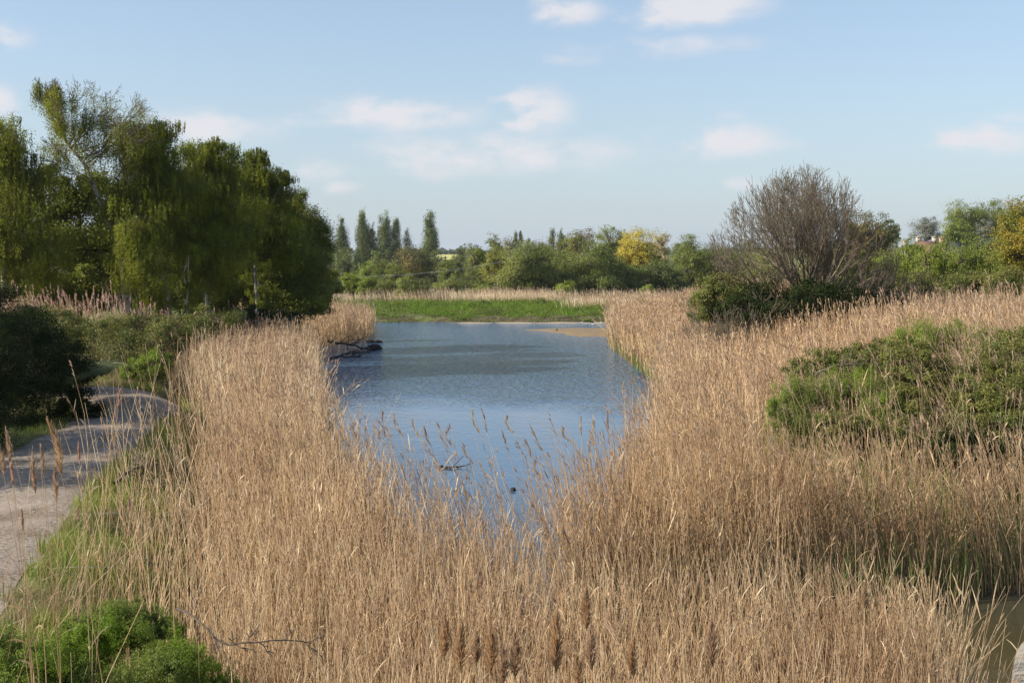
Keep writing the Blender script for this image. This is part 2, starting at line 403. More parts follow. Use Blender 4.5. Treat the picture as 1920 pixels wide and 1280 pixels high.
# ------------------------------------------------------------------ reeds and grass
GAP = [0.]
def scatter(poly, dens, keep=None):
    p = np.asarray(poly, float); a, b = p.min(0), p.max(0)
    n = int((b - a).prod() * dens)
    x = rng.uniform(a[0], b[0], n); y = rng.uniform(a[1], b[1], n)
    k = inpoly(x, y, p)
    if keep is not None: k &= rng.random(n) < keep(x, y)
    return x[k], y[k]

def reeds(mb, pb, poly, dens, h=2.0, hs=.16, w=.008, lean=(-.10, .0), ls=.10, plume=.3, pn=6, pw=.014, pl=.22, nleaf=2, keep=None, K=5, sides=3, hvar=.12, lw=.013, zmin=-.35):
    x, y = scatter(poly, dens, keep)
    m_ = rng.random(len(x)) < np.clip(.80 + .55 * wob(x, y, 2.6, 12) + .25 * wob(x, y, 7., 3), .25, 1); x, y = x[m_], y[m_]; N = len(x)
    if N == 0: return
    z = np.maximum(gz(x, y) - .03, zmin)
    # clumps have a height and a lean of their own
    hh = (h * (1 + hvar * wob(x, y, .8, 1) + .6 * hvar * wob(x, y, 2.3, 4)) * np.clip(rng.normal(1, hs, N), .45, 1.3))
    lx = lean[0] + .12 * wob(x, y, .9, 3) + .10 * wob(x, y, 2.4, 13) + rng.normal(0, ls, N); ly = lean[1] + .10 * wob(x, y, .8, 5) + rng.normal(0, ls, N)
    stray = rng.random(N) < .07 + .22 * (wob(x, y, 1.3, 21) > .62)
    lx = np.where(stray, rng.normal(0, .38, N), lx); ly = np.where(stray, rng.normal(0, .3, N), ly)
    t = np.linspace(0, 1, K)
    hook = rng.normal(0, .018, (N, 2))
    P = np.zeros((N, K, 3))
    P[..., 0] = x[:, None] + hh[:, None] * (lx[:, None] * t ** 1.5 + hook[:, :1] * np.sin(t * 5 + hook[:, 1:] * 60))
    P[..., 1] = y[:, None] + hh[:, None] * (ly[:, None] * t ** 1.5 + hook[:, 1:] * np.sin(t * 4))
    P[..., 2] = z[:, None] + (hh * (1 - .35 * (lx ** 2 + ly ** 2)))[:, None] * t
    R = (w * .5 * rng.uniform(.7, 1.25, N))[:, None] * (1 - .55 * t ** 2)[None]
    if sides >= 3: mb.tube(P, R, sides)
    else: mb.ribbon(P, R * 2.2)
    # dead leaf blades
    for _ in range(nleaf):
        M = rng.random(N) < .75
        n = M.sum(); tt = rng.uniform(.25, .93, n); Pm = P[M]
        i = np.minimum((tt * (K - 1)).astype(int), K - 2); f = (tt * (K - 1) - i)[:, None]
        s = Pm[np.arange(n), i] * (1 - f) + Pm[np.arange(n), i + 1] * f
        a = rng.uniform(0, 2 * PI, n); L = rng.uniform(.16, .42, n) * h / 2
        o = np.stack([np.cos(a), np.sin(a), np.zeros(n)], 1)
        up = rng.uniform(.65, 1.0, n)[:, None]
        q = np.linspace(0, 1, 4)[None, :, None]
        LP = s[:, None] + L[:, None, None] * (o[:, None] * q * (.80 - .52 * up[:, None]) + UP * (q * up[:, None] - q ** 2 * (.8 * (1 - up[:, None]) + .08)))
        mb.ribbon(LP, (lw * rng.uniform(.6, 1.2, n))[:, None] * np.array([.7, 1, .8, .15])[None])
    if pb is not None and plume > 0:
        M = (rng.random(N) < plume) & (hh > h * .85)
        plumes(pb, P[M, -1], norm(P[M, -1] - P[M, -2]), pl, pn, pw)

def plumes(pb, tip, axis, pl, pn, pw, drop=None):
    n = len(tip)
    if n == 0: return
    L = pl * rng.uniform(.7, 1.25, n)
    side = norm(np.stack([-np.abs(rng.normal(1, .5, n)), rng.normal(0, .6, n), np.zeros(n)], 1)) if drop is None else np.broadcast_to(drop, (n, 3))
    rr = rng.random(n)
    for _ in range(pn):
        u = rng.uniform(-.25, .8, n)[:, None]
        s = tip + axis * (u * L[:, None])
        prof = np.clip(1.15 - np.abs(u - .15) * 1.1, .2, 1)
        o = norm(rdir(n) + side * .8) * prof
        q = np.array([0, .5, 1.])[None, :, None]
        fl = (L * rng.uniform(.25, .5, n))[:, None, None]
        FP = s[:, None] + fl * (axis[:, None] * q * 1.0 + o[:, None] * q * .38 - UP * q ** 2 * .25)
        pb.ribbon(FP, (pw * rng.uniform(.6, 1.3, n))[:, None] * np.array([.8, 1, .3])[None], rnd=np.clip(rr * .7 + rng.random(n) * .3, 0, 1))

def grass(mb, poly, dens, h=.3, w=.008, keep=None, lean=.35, K=3, hv=.4, zoff=0.):
    x, y = scatter(poly, dens, keep); N = len(x)
    if N == 0: return
    z = gz(x, y) - .02 + zoff
    a = rng.uniform(0, 2 * PI, N); L = h * np.clip(1 + hv * wob(x, y, 1.6, 7), .3, 2) * rng.uniform(.5, 1.3, N)
    t = np.linspace(0, 1, K)
    le = np.abs(rng.normal(lean, .25, N))
    P = np.stack([x[:, None] + (np.cos(a) * le * L)[:, None] * t ** 1.8, y[:, None] + (np.sin(a) * le * L)[:, None] * t ** 1.8,
                  z[:, None] + L[:, None] * (t - .3 * (le[:, None]) * t ** 2)], -1)
    wid = np.interp(t, [0, .5, 1], [.8, 1, .15])
    mb.ribbon(P, (w * rng.uniform(.6, 1.3, N))[:, None] * wid[None], norm(np.stack([-np.sin(a), np.cos(a), np.zeros(N)], 1) + .5 * rng.normal(size=(N, 3))))

# bed 1: the big bed in front, running back along the path side of the pond
BED_A = [(-1.4, 6.3), (2.45, 6.2), (3.85, 9.6), (4.95, 12.6), (3, 12.9), (1.2, 12.9), (.2, 13.9), (-1.0, 15.3), (-2.0, 17.0), (-2.9, 19.6), (-4.1, 24.8), (-5.4, 32), (-6.7, 39), (-7.5, 43.5), (-8.2, 46.5),
         (-11.5, 49), (-14.5, 46), (-13, 40.5), (-10.9, 37), (-9.4, 32), (-8.1, 28), (-6.9, 23.5), (-5.9, 18), (-5.0, 14.5), (-4.2, 11), (-3.2, 8.8)]
def thin_edge(x, y):
    xl = np.interp(y, [6, 9, 11, 14.5, 18, 23.5, 28, 32, 37, 46], [-1.6, -3.0, -4.1, -4.9, -5.8, -6.8, -8.0, -9.3, -11.2, -14.4])
    return np.clip((x - xl) / 1.6 - .1 + .28 * wob(x, y, 1.1, 8) + .12 * wob(x, y, 4., 2), .03, 1) ** 1.6
band = lambda a, b: (lambda x, y: ((y >= a) & (y < b)) * thin_edge(x, y))
mb, pb = MB(), MB()
reeds(mb, pb, BED_A, 250, h=1.75, w=.0078, plume=.03, pn=14, pw=.006, nleaf=2, keep=band(0, 10), lw=.009, ls=.12, lean=(.02, 0))
reeds(mb, pb, [(.2, 11.2), (4.45, 11.2), (4.95, 12.6), (3, 12.7), (1.2, 12.6), (.2, 13.3)], 215, h=1.5, w=.0085, plume=.05, pn=10, pw=.009, nleaf=2, lw=.011, ls=.11)
reeds(mb, pb, [q_ for q_ in BED_A if not (q_[0] > 0 and q_[1] > 10)][:1] + [(2.45, 6.2), (3.85, 9.6), (4.45, 11.2), (.2, 11.2), (.1, 13.8)] + BED_A[7:], 215, h=1.75, w=.0085, plume=.05, pn=10, pw=.009, nleaf=2, keep=band(10, 14.5), lw=.011, ls=.11, lean=(-.02, 0))
reeds(mb, pb, BED_A, 150, h=1.95, w=.011, plume=.20, pn=8, pw=.014, nleaf=2, keep=band(14.5, 24), lw=.018)
reeds(mb, pb, BED_A, 100, h=1.92, w=.016, plume=.35, pn=7, pw=.022, nleaf=2, keep=band(24, 50), lw=.028, sides=2, lean=(-.04, 0))
# thin fringe wading into the near end of the pond
FRINGE = [(.2, 13.6), (-1.0, 15.2), (-2.0, 17.0), (-2.9, 19.6), (-4.1, 24.8), (-3.7, 25), (-2.3, 20.5), (-1.2, 18.6), (0, 17.4), (1.2, 17.2), (1.6, 16.4), (1.3, 14)]
reeds(mb, pb, FRINGE, 30, h=2.0, w=.010, plume=.5, pn=9, pw=.012, nleaf=3, lean=(-.22, 0), ls=.07, lw=.014)
o = mb.build('reed_bed', STRAW); tag(o, 'deep bed of dry straw reeds filling the near end and the path side of the pond', 'reeds', kind='stuff')
tag(pb.build('reed_plumes', PLUME, o), kind='stuff')

# bed 2: bank across the channel
BED_B = [(.45, 14.7), (3, 15.5), (7, 16.7), (13, 17.8), (13, 18.9), (8.6, 18.7), (5.6, 19.4), (5.0, 23), (6.4, 27), (7.8, 31), (14, 32), (22, 33), (24, 48), (16, 50), (14, 60), (26, 62), (26, 86), (12, 86), (10, 84),
         (6.6, 77), (6.0, 70), (5.35, 64), (5.3, 56), (5.6, 48), (5.5, 42), (4.5, 34), (3.1, 25), (2.0, 20.5), (1.0, 16.9)]
mb, pb = MB(), MB()
kb = lambda a, b: (lambda x, y: ((y >= a) & (y < b) & ~((y > 42.6 + .9 * wob(x, y, 1.4, 5)) & (y < 49) & (x > 8.9) & (x < 15.0))).astype(float))
reeds(mb, pb, BED_B, 180, h=2.0, w=.010, plume=.22, pn=9, pw=.012, nleaf=2, keep=lambda x, y: kb(0, 17.4)(x, y), lw=.015)
reeds(mb, pb, BED_B, 150, h=1.8, w=.010, plume=.25, pn=9, pw=.012, nleaf=2, keep=lambda x, y: kb(17.4, 21)(x, y) * np.where(x > 4.5, .7, 1), lw=.015)
reeds(mb, pb, BED_B, 130, h=1.9, w=.013, plume=.3, pn=8, pw=.016, nleaf=2, keep=kb(21, 32), lw=.02, sides=2, lean=(-.06, 0))
reeds(mb, pb, BED_B, 80, h=1.85, w=.018, plume=.35, pn=6, pw=.026, nleaf=2, keep=kb(32, 50), lw=.032, sides=2, lean=(-.05, 0), pl=.25)
reeds(mb, pb, BED_B, 48, h=1.7, w=.026, plume=.35, pn=5, pw=.04, nleaf=2, keep=kb(50, 90), lw=.05, sides=2, lean=(-.05, 0), pl=.28)
o = mb.build('reed_bed', STRAW_B); tag(o, 'broad reed bed beyond the channel, sweeping along the water below the bare tree', 'reeds', kind='stuff')
tag(pb.build('reed_plumes', PLUME, o), kind='stuff')

# bed 3: dark clump at the far bend
mb, pb = MB(), MB()
reeds(mb, pb, [(-15, 58), (-10.7, 61), (-8.7, 65.5), (-8.5, 70), (-9.4, 78), (-12, 83), (-16, 84), (-18, 70)], 50, h=1.5, w=.024, plume=.4, pn=5, pw=.035, nleaf=2, lw=.045, sides=2, pl=.28)
o = mb.build('reed_bed', STRAW_B); tag(o, 'shaded reed clump at the far bend in front of the grove', 'reeds', kind='stuff')
tag(pb.build('reed_plumes', PLUME, o), kind='stuff')

# bed 4: plumed reeds along the foot of the grove
mb, pb = MB(), MB()
reeds(mb, pb, [(-24, 39), (-18, 38.6), (-12.5, 41), (-10, 44), (-10, 48), (-14, 47), (-18, 43.5), (-24, 43)], 45, h=2.1, w=.018, plume=.8, pn=8, pw=.035, nleaf=2, lw=.03, sides=2, pl=.34, keep=lambda x, y: .55 + .6 * wob(x, y, .9, 9))
o = mb.build('reed_bed', STRAW_B); tag(o, 'narrow row of pink plumed reeds along the foot of the grove', 'reeds', kind='stuff')
tag(pb.build('reed_plumes', PLUME_P, o), kind='stuff')

# bed 5: pale reeds on the far meadow
mb, pb = MB(), MB()
FAR1 = [(-14, 112), (2, 112), (9, 111), (30, 108), (60, 108), (60, 112), (20, 118), (-2, 128), (-12, 126), (-20, 112), (-24, 102)]
reeds(mb, pb, [(3.6, 98), (6, 97.5), (12, 98), (40, 92), (40, 108), (14, 106), (4.5, 103)], 40, h=1.0, w=.03, plume=.5, pn=4, pw=.045, nleaf=1, lw=.05, sides=2, K=4, pl=.25, hs=.1, hvar=.1, keep=lambda x, y: np.clip((y - 98.2 - 2.2 * wob(x, 0 * y, .5, 4)) / 2, 0, 1) * np.clip((x - 3.6) / 3 + .4 * wob(x, y, 1.2, 6), 0, 1))
reeds(mb, pb, FAR1, 26, h=.95, w=.035, plume=.4, pn=4, pw=.05, nleaf=1, lw=.06, sides=2, K=4, pl=.25,
      keep=lambda x, y: np.clip(.30 + 1.2 * wob(x, y * 2, .25, 2), .02, 1))
o = mb.build('reed_bed', STRAW_P); tag(o, 'pale strip of reeds across the far meadow below the tree line', 'reeds', kind='stuff')
tag(pb.build('reed_plumes', PLUME, o), kind='stuff')

# scattered reeds standing in the bramble mound and on the verge
mb, pb = MB(), MB()
reeds(mb, pb, [(5.2, 20.4), (12.5, 20), (15, 31.5), (7.6, 31)], 26, h=2.25, w=.011, plume=.55, pn=12, pw=.013, nleaf=3, lw=.014, ls=.16, lean=(-.1, 0), pl=.28)
reeds(mb, pb, [(6.5, 30), (16, 29.5), (20, 33), (8, 33)], 40, h=2.2, w=.013, plume=.5, pn=10, pw=.018, nleaf=2, lw=.018, ls=.12, pl=.28, sides=2)
o = mb.build('reed_stand', STRAW); tag(o, 'loose tall reeds growing up through the green bramble mound', 'reeds', kind='stuff')
tag(pb.build('reed_plumes', PLUME, o), kind='stuff')
mb, pb = MB(), MB()
reeds(mb, pb, [(-4.6, 8), (-2.6, 7), (-3.4, 11), (-4.4, 14.5), (-5.2, 17.8), (-5.8, 17.6), (-5.4, 14), (-4.9, 11)], 13, h=1.6, w=.007, plume=.05, pn=14, pw=.006, nleaf=3, lw=.009, ls=.22, lean=(.05, 0), hs=.25)
reeds(mb, pb, [(-6.2, 16), (-5.0, 16), (-7.3, 27), (-9.5, 35), (-10.6, 35), (-8.2, 27)], 14, h=1.8, w=.010, plume=.3, pn=10, pw=.012, nleaf=3, lw=.013, ls=.15, keep=lambda x, y: (path_d(x, y) > .3) * .6)
reeds(mb, pb, [(-6.4, 12.4), (-3, 8.2), (-4.2, 7)], 8, h=1.7, w=.006, plume=.05, pn=14, pw=.006, nleaf=1, lw=.008, ls=.12)
o = mb.build('reed_stand', STRAW); tag(o, 'thin leaning reeds scattered over the grass between path and reed bed', 'reeds', kind='stuff')
tag(pb.build('reed_plumes', PLUME, o), kind='stuff')

# fresh green shoots low among the reeds at the water's edge
mb = MB()
grass(mb, [(.6, 14.6), (3, 15.3), (7, 16.5), (13, 17.6), (13, 18.7), (7, 17.7), (3, 16.6), (1.0, 15.9)], 260, h=.95, w=.013, lean=.12, zoff=.02, keep=lambda x, y: np.clip(.35 + .9 * wob(x, y, 1.2, 3), .05, 1))
grass(mb, [(5.6, 42), (5.4, 56), (5.4, 64), (6.0, 70), (6.6, 70), (6.1, 60), (6.0, 44)], 60, h=.7, w=.03, lean=.12)
grass(mb, [(3.4, 25), (5.6, 42), (6, 42), (4.2, 25)], 60, h=.7, w=.02, lean=.12)
tag(mb.build('reed_shoots', SHOOT), 'fresh green shoots at the foot of the reeds along the channel', 'reed shoots', kind='stuff')

# verge grass
mb = MB()
offp = lambda x, y: (path_d(x, y) > .02 + .18 * wob(x, y, 3.0)) & (sdist(x, y, POND) > .5)
grass(mb, [(-6.6, 9), (-2.6, 7), (-3.6, 12), (-4.9, 17.5), (-6.3, 24), (-8.6, 32), (-10.5, 36), (-11.5, 33), (-9, 28), (-8, 22), (-7, 17)], 650, h=.13, w=.008,
      keep=lambda x, y: offp(x, y) * np.clip(.75 + .3 * wob(x, y, 1.5), .2, 1))
grass(mb, [(-6.6, 9), (-2.6, 7), (-3.6, 12), (-4.9, 17.5), (-5.9, 17.5), (-5.2, 12)], 260, h=.30, w=.009, keep=offp)
grass(mb, [(-6.8, 13), (-4.2, 12), (-5.2, 17.5), (-6.6, 23), (-8.4, 29), (-8.9, 29), (-8.0, 23), (-6.9, 17)], 420, h=.24, w=.010, keep=offp)
grass(mb, [(-15, 33.6), (-8.5, 31.5), (-8, 36), (-9, 39), (-18, 38)], 420, h=.24, w=.016, keep=offp)
o = mb.build('grass', GRASS); tag(o, 'short green grass on the verge beside the path', 'grass', kind='stuff')
mb = MB()
grass(mb, [(-16, 18), (-9.4, 18), (-10.3, 24), (-10.4, 30), (-12.6, 32), (-20, 33)], 260, h=.16, w=.012, keep=offp)
tag(mb.build('grass', GRASS), 'shaded grass edge under the dark bushes', 'grass', kind='stuff')
mb = MB()
grass(mb, [(-7, 8), (-2.4, 7), (-3.6, 12), (-5.2, 18), (-6.5, 23), (-8, 23), (-7, 17)], 60, h=.22, w=.007, keep=offp, lean=.9)
tag(mb.build('dry_grass', DRYGRASS), 'dead bleached grass blades strewn on the verge', 'grass', kind='stuff')

# green weeds on the far bank
mb = MB()
MEAD = [(-30, 86.2), (-12, 86.1), (-9, 85.6), (-6, 86.0), (-3.5, 85.5), (-1, 85.9), (2, 85.4), (4, 86.1), (7, 85.8), (9, 86.3), (14, 86.2), (60, 87), (60, 108), (9, 112), (2, 114), (-14, 114), (-30, 114)]
x, y = scatter(MEAD, 2.6, lambda x, y: np.clip(.6 + .8 * wob(x, y, .5, 6), .1, 1))
n = 60
C = np.repeat(np.stack([x, y, gz(x, y)], 1), n, 0); r = np.repeat(rng.uniform(.25, 1.0, len(x)), n)[:, None]
dd = rdir(len(C)) * rng.random((len(C), 1)) ** .4; dd[:, 2] = np.abs(dd[:, 2])
mb.leaves(C + dd * r * np.array([1.3, 1.3, .75]), .11, nrm=dd + UP * .5)
grass(mb, MEAD, 16, h=.32, w=.045, lean=.3, keep=lambda x, y: np.clip(.4 + .8 * wob(x, y, .9, 3), 0, 1))
tag(mb.build('weeds', MEADOW), 'low lush green weeds covering the far bank', 'weeds', kind='stuff')

# ------------------------------------------------------------------ crowns, trees, shrubs
def crown(mb, lobes, n, size, clumps=26, sig=.2, droop=0., flat=.7, twmb=None, twr=.012, shell=.5, aspect=.55, ragged=.12, vert=0., low=-1.0):
    """leaves in uneven clumps spread through a set of ellipsoid lobes; returns nothing"""
    lobes = [np.asarray(l, float) for l in lobes]
    wts = np.array([(l[3] * l[4] * l[5]) ** (2 / 3) for l in lobes]); wts /= wts.sum()
    for l, w in zip(lobes, wts):
        c, r = l[:3], l[3:6]
        k = max(5, int(clumps * w * len(lobes)))
        d = rdir(k); d[:, 2] = np.where(d[:, 2] < low, -d[:, 2], d[:, 2])
        rad = np.clip(shell + (1 - shell) * rng.random((k, 1)) ** .6 + rng.normal(0, ragged, (k, 1)), .15, 1.3)
        cc = c + d * r * rad
        cw = rng.gamma(2.2, 1, k) * (.6 + .5 * rad[:, 0]); cw /= cw.sum()
        m = int(n * w)
        pick = rng.choice(k, m, p=cw)
        sg = (sig * r.mean() * rng.uniform(.6, 1.4, k))[pick][:, None]
        off = np.clip(rng.normal(size=(m, 3)), -1.9, 1.9) * sg * np.array([1, 1, flat + vert])
        if droop > 0:
            # leaves hang in strands below their clump
            ns = 16; st = rng.integers(0, ns, m)
            sx = rng.normal(size=(k, ns, 2)) * (sig * r.mean() * 1.1)
            off[:, :2] = sx[pick, st] + rng.normal(size=(m, 2)) * sg * .12
            off[:, 2] = off[:, 2] * .5 - rng.random(m) * droop * rng.uniform(.3, 1, (k, ns))[pick, st]
        C = cc[pick] + off
        rn = np.clip(rng.random(k)[pick] * .6 + rng.random(m) * .5 - .05, 0, 1)
        mb.leaves(C, size, nrm=norm(d[pick] + UP * .35 + off / (sg + 1e-6) * .3) * 1.0, rnd=rn, aspect=aspect,
                  ax=(np.tile(-UP, (m, 1)) if droop > 0 else (np.tile(UP, (m, 1)) * vert if vert > 0 else None)))
        if twmb is not None:
            t = np.linspace(0, 1, 5)[None, :, None]
            s0 = c + rng.normal(size=(k, 3)) * r * .08 - UP * r[2] * .25
            mid = (s0 + cc) / 2 + rng.normal(size=(k, 3)) * r * .10 + UP * r[2] * .08
            P = s0[:, None] * (1 - t) ** 2 + 2 * mid[:, None] * t * (1 - t) + cc[:, None] * t ** 2
            twmb.tube(P, twr * (1.0 - .8 * np.linspace(0, 1, 5))[None] * 2, 3)

def limb(mb, pts, r0, r1, K=9, sides=7, wig=.05):
    pts = np.asarray(pts, float); s = np.linspace(0, len(pts) - 1, K); i = np.arange(len(pts))
    P = np.stack([np.interp(s, i, pts[:, k]) for k in range(3)], 1)
    P[1:-1] += rng.normal(0, wig, (K - 2, 3))
    mb.tube(P[None], np.linspace(r0, r1, K)[None], sides, rnd=.5)

def grow(starts, dirs, lens, rads, levels, kids, ratio, spread, up=.15, K=6, jit=.05, clip=None):
    """branch levels; returns list of (P, R)"""
    out = []
    for lv in range(levels):
        N = len(starts)
        t = np.linspace(0, 1, K)
        wn = np.cumsum(rng.normal(0, jit, (N, K, 3)), 1) * lens[:, None, None]; wn[:, 0] = 0
        P = starts[:, None] + dirs[:, None] * (lens[:, None] * t)[..., None] + UP * (up * lens[:, None] * t ** 2)[..., None] + wn
        R = rads[:, None] * (1 - .6 * t)[None]
        out.append((P, R))
        if lv == levels - 1: break
        kk = kids[lv]; idx = np.repeat(np.arange(N), kk); M = len(idx)
        tt = rng.uniform(.22, 1.0, M) ** .8; tt[::kk] = 1.0
        f = tt * (K - 1); i0 = np.minimum(f.astype(int), K - 2); fr = (f - i0)[:, None]
        S = P[idx, i0] * (1 - fr) + P[idx, i0 + 1] * fr
        T = norm(P[idx, i0 + 1] - P[idx, i0])
        sp = np.where(tt >= 1, .2, spread[lv])[:, None]
        D = norm(T + norm(np.cross(T, rdir(M))) * sp * rng.uniform(.6, 1.3, (M, 1)))
        Ln = lens[idx] * ratio[lv] * rng.uniform(.6, 1.25, M) * (1.15 - .35 * tt)
        Rd = rads[idx] * (1 - .6 * tt) * .62
        if clip is not None:
            ok = clip(S + D * Ln[:, None] * 1.0); S, D, Ln, Rd = S[ok], D[ok], Ln[ok], Rd[ok]
        starts, dirs, lens, rads = S, D, Ln, Rd
    return out

def px_lobes(lobes, d):
    """(px, py, rx_px, ry_px, depth offset m) outlines at distance d -> metric lobes with as much depth as width"""
    out = []
    for l in lobes:
        px, py, rx, ry = l[:4]; dy = l[4] if len(l) > 4 else 0
        dd = d + dy; c = at(px, py, dd); s = dd / F
        out.append((*c, rx * s, rx * s * .9, ry * s))
    return out

def tree(name, label, cat, px, d, lobes, mat, n, size, bark=BARK, trunk_r=.12, trunk=None, group=None, metric=False, twr=.012, stems=1, **kw):
    L = lobes if metric else px_lobes(lobes, d)
    bx = (px - 960) / F * d; bz = float(gz(np.array([bx]), np.array([d]))[0]) - .05
    base = np.array([bx, d, bz])
    root = empty(name, base, label, cat, group)
    tb, cb = MB(), MB()
    if trunk is None:
        top = max(L, key=lambda l: l[2] + .3 * l[5])
        for s in range(stems):
            b = base + np.array([rng.normal(0, .25) if stems > 1 else 0, rng.normal(0, .25) if stems > 1 else 0, 0])
            l = top if s == 0 else L[rng.integers(len(L))]
            limb(tb, [b, b * .5 + np.array(l[:3]) * .5 + rng.normal(0, .1, 3), np.array(l[:3]) + UP * l[5] * .4], trunk_r, trunk_r * .3, wig=trunk_r * .4)
    else:
        limb(tb, trunk, trunk_r, trunk_r * .3, K=14, wig=trunk_r * .25)
    hub = (base + np.array(L[0][:3])) / 2 if trunk is None else np.asarray(trunk[len(trunk) // 2], float)
    for l in L:
        c = np.array(l[:3])
        limb(tb, [hub, (hub + c) / 2 + rng.normal(0, .15, 3), c], trunk_r * .5, trunk_r * .15, wig=trunk_r * .4, sides=5)
    wb = MB() if len(L) > 3 else None; crown(cb, L, n, size, twmb=wb, twr=twr, **kw)
    if len(L) > 3: wb.build('branches', BARK if bark is BIRCHB else bark, root, origin=base)
    tb.build('trunk', bark, root, origin=base, smooth=True); cb.build('crown', mat, root, origin=base)
    return root

def shrub(name, label, cat, lobes, d, mat, n, size, bark=BARK, group=None, px=None, twr=.006, stems=7, **kw):
    L = px_lobes(lobes, d)
    c = np.mean([l[:2] for l in L], 0) if px is None else np.array([(px - 960) / F * d, d])
    base = np.array([c[0], c[1], float(gz(np.array([c[0]]), np.array([c[1]]))[0]) - .03])
    root = empty(name, base, label, cat, group)
    tb, cb = MB(), MB()
    for s in range(stems):
        l = L[rng.integers(len(L))]; e = np.array(l[:3]) + rdir(1)[0] * np.array(l[3:6]) * .5
        limb(tb, [base + np.append(rng.normal(0, .15, 2), 0), (base + e) / 2 + UP * .2, e], twr * 3, twr, wig=.03, sides=4)
    crown(cb, L, n, size, twmb=tb, twr=twr, **kw)
    tb.build('stems', bark, root, origin=base); cb.build('foliage', mat, root, origin=base)
    return root

# ---- the grove beside the pond
BK = dict(bark=BIRCHB, ragged=.2, droop=.55, sig=.17, clumps=110, shell=.2, flat=1.1)
GR = 'trees of the grove beside the pond'
tree('birch_tree', 'tall pale green birch rising to the frame edge at the outer end of the grove', 'tree', 10, 45,
     [(-10, 290, 70, 70), (40, 350, 75, 80, 1), (-30, 420, 90, 90, -1), (60, 470, 80, 70, 0), (20, 265, 40, 50)], BIRCH, 115000, .072, trunk_r=.16, group=GR, **BK)
# leaning birch with the airy top
lb = [at(x, y, 46) for x, y in ((238, 590), (232, 500), (213, 440), (195, 393), (180, 354), (156, 303), (129, 276), (95, 217), (74, 180))]
root = empty('birch_tree', lb[0], 'leaning birch whose airy thin top stands out against the sky', 'tree', GR)
tb, cb = MB(), MB()
limb(tb, lb, .15, .03, K=22, wig=.015, sides=8)
st = []; di = []; le = []; ra = []
for k in range(34):
    u = rng.uniform(3.0, 8); i = int(min(u, 7.99)); p = lb[i] * (1 - (u - i)) + lb[i + 1] * (u - i) if i < 8 else lb[8]
    st.append(p); di.append(norm(np.array([rng.normal(.3, .65), rng.normal(0, .6), rng.uniform(.2, 1.2)]))); le.append(rng.uniform(.6, .95) * np.interp(u, [3, 5, 6.5, 8], [2.6, 2.5, 1.6, .45])); ra.append(.026)
lev = grow(np.array(st), np.array(di), np.array(le), np.array(ra), 4, [6, 5, 4], [.5, .5, .55], [.5, .7, .8], up=.05, jit=.04)
tw_ = MB()
for P, R in lev: tw_.tube(P, np.maximum(R, .006), 4)
tw_.build('branches', BARK, root, origin=lb[0])
P = lev[-1][0]; P[:, :, 2] -= np.linspace(0, 1, P.shape[1])[None] ** 1.5 * .35
pts = P[:, 2:].reshape(-1, 3); pts = pts[rng.random(len(pts)) < .8]
pts = np.repeat(pts, 3, 0) + rng.normal(0, .07, (len(pts) * 3, 3)); pts[:, 2] -= rng.random(len(pts)) * .35
cb.leaves(pts, .055)
crown(cb, px_lobes([(150, 250, 55, 45), (200, 270, 30, 40), (215, 390, 40, 60)], 46), 5000, .065, clumps=40, sig=.18, droop=1.0, shell=.3)
tb.build('trunk', BIRCHB, root, origin=lb[0], smooth=True); cb.build('crown', BIRCH, root, origin=lb[0])

tree('birch_tree', 'weeping birch with a rounded top beside the leaning birch', 'tree', 290, 47,
     [(275, 290, 55, 62), (230, 370, 55, 60, -1), (320, 350, 55, 70), (265, 440, 60, 70, -1.5), (340, 420, 50, 60, 1), (300, 250, 35, 30)], WILLOW, 125000, .073, trunk_r=.14, group=GR,
     trunk=[at(x, y, 47) for x, y in ((310, 590), (300, 480), (285, 390), (275, 280))], **BK)
tree('birch_tree', 'bright fresh drape of birch leaves hanging low at the middle of the grove front', 'tree', 262, 44,
     [(262, 500, 42, 50), (290, 540, 30, 35), (240, 440, 28, 40)], BIRCH, 30000, .065, trunk_r=.06, group=GR, **BK)
tree('willow_tree', 'broad willow with thin feathery top twigs in the middle of the grove', 'tree', 385, 50,
     [(375, 320, 55, 60), (420, 310, 42, 45, 1), (350, 400, 60, 60, -1), (420, 400, 60, 65), (390, 480, 70, 60, -1), (400, 275, 22, 22)], WILLOW, 125000, .078, trunk_r=.13, group=GR,
     bark=BARK_M, ragged=.15, droop=.35, sig=.19, clumps=110, shell=.2, flat=1.1)
tree('willow_tree', 'olive green willow between the broad willow and the dark end tree', 'tree', 480, 54,
     [(465, 340, 50, 50), (505, 370, 48, 48, 1), (460, 430, 60, 60, -1), (520, 450, 55, 60), (480, 300, 25, 22), (530, 330, 20, 20)], WILLOW, 115000, .082, trunk_r=.13, group=GR,
     bark=BARK_M, ragged=.15, droop=.25, sig=.19, clumps=110, shell=.25, flat=1.1)
tree('willow_tree', 'dark rounded tree ending the grove at the water edge', 'tree', 565, 60,
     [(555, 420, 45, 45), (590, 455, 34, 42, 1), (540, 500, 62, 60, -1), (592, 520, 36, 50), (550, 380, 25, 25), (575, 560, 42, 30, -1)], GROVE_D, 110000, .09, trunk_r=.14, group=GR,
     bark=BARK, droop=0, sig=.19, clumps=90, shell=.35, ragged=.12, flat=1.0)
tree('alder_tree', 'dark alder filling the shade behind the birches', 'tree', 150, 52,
     [(150, 430, 80, 80), (90, 380, 60, 60), (90, 500, 80, 60), (210, 510, 70, 60), (150, 360, 50, 40)], GROVE_D, 60000, .13, trunk_r=.13, group=GR, sig=.2, clumps=30, shell=.3)
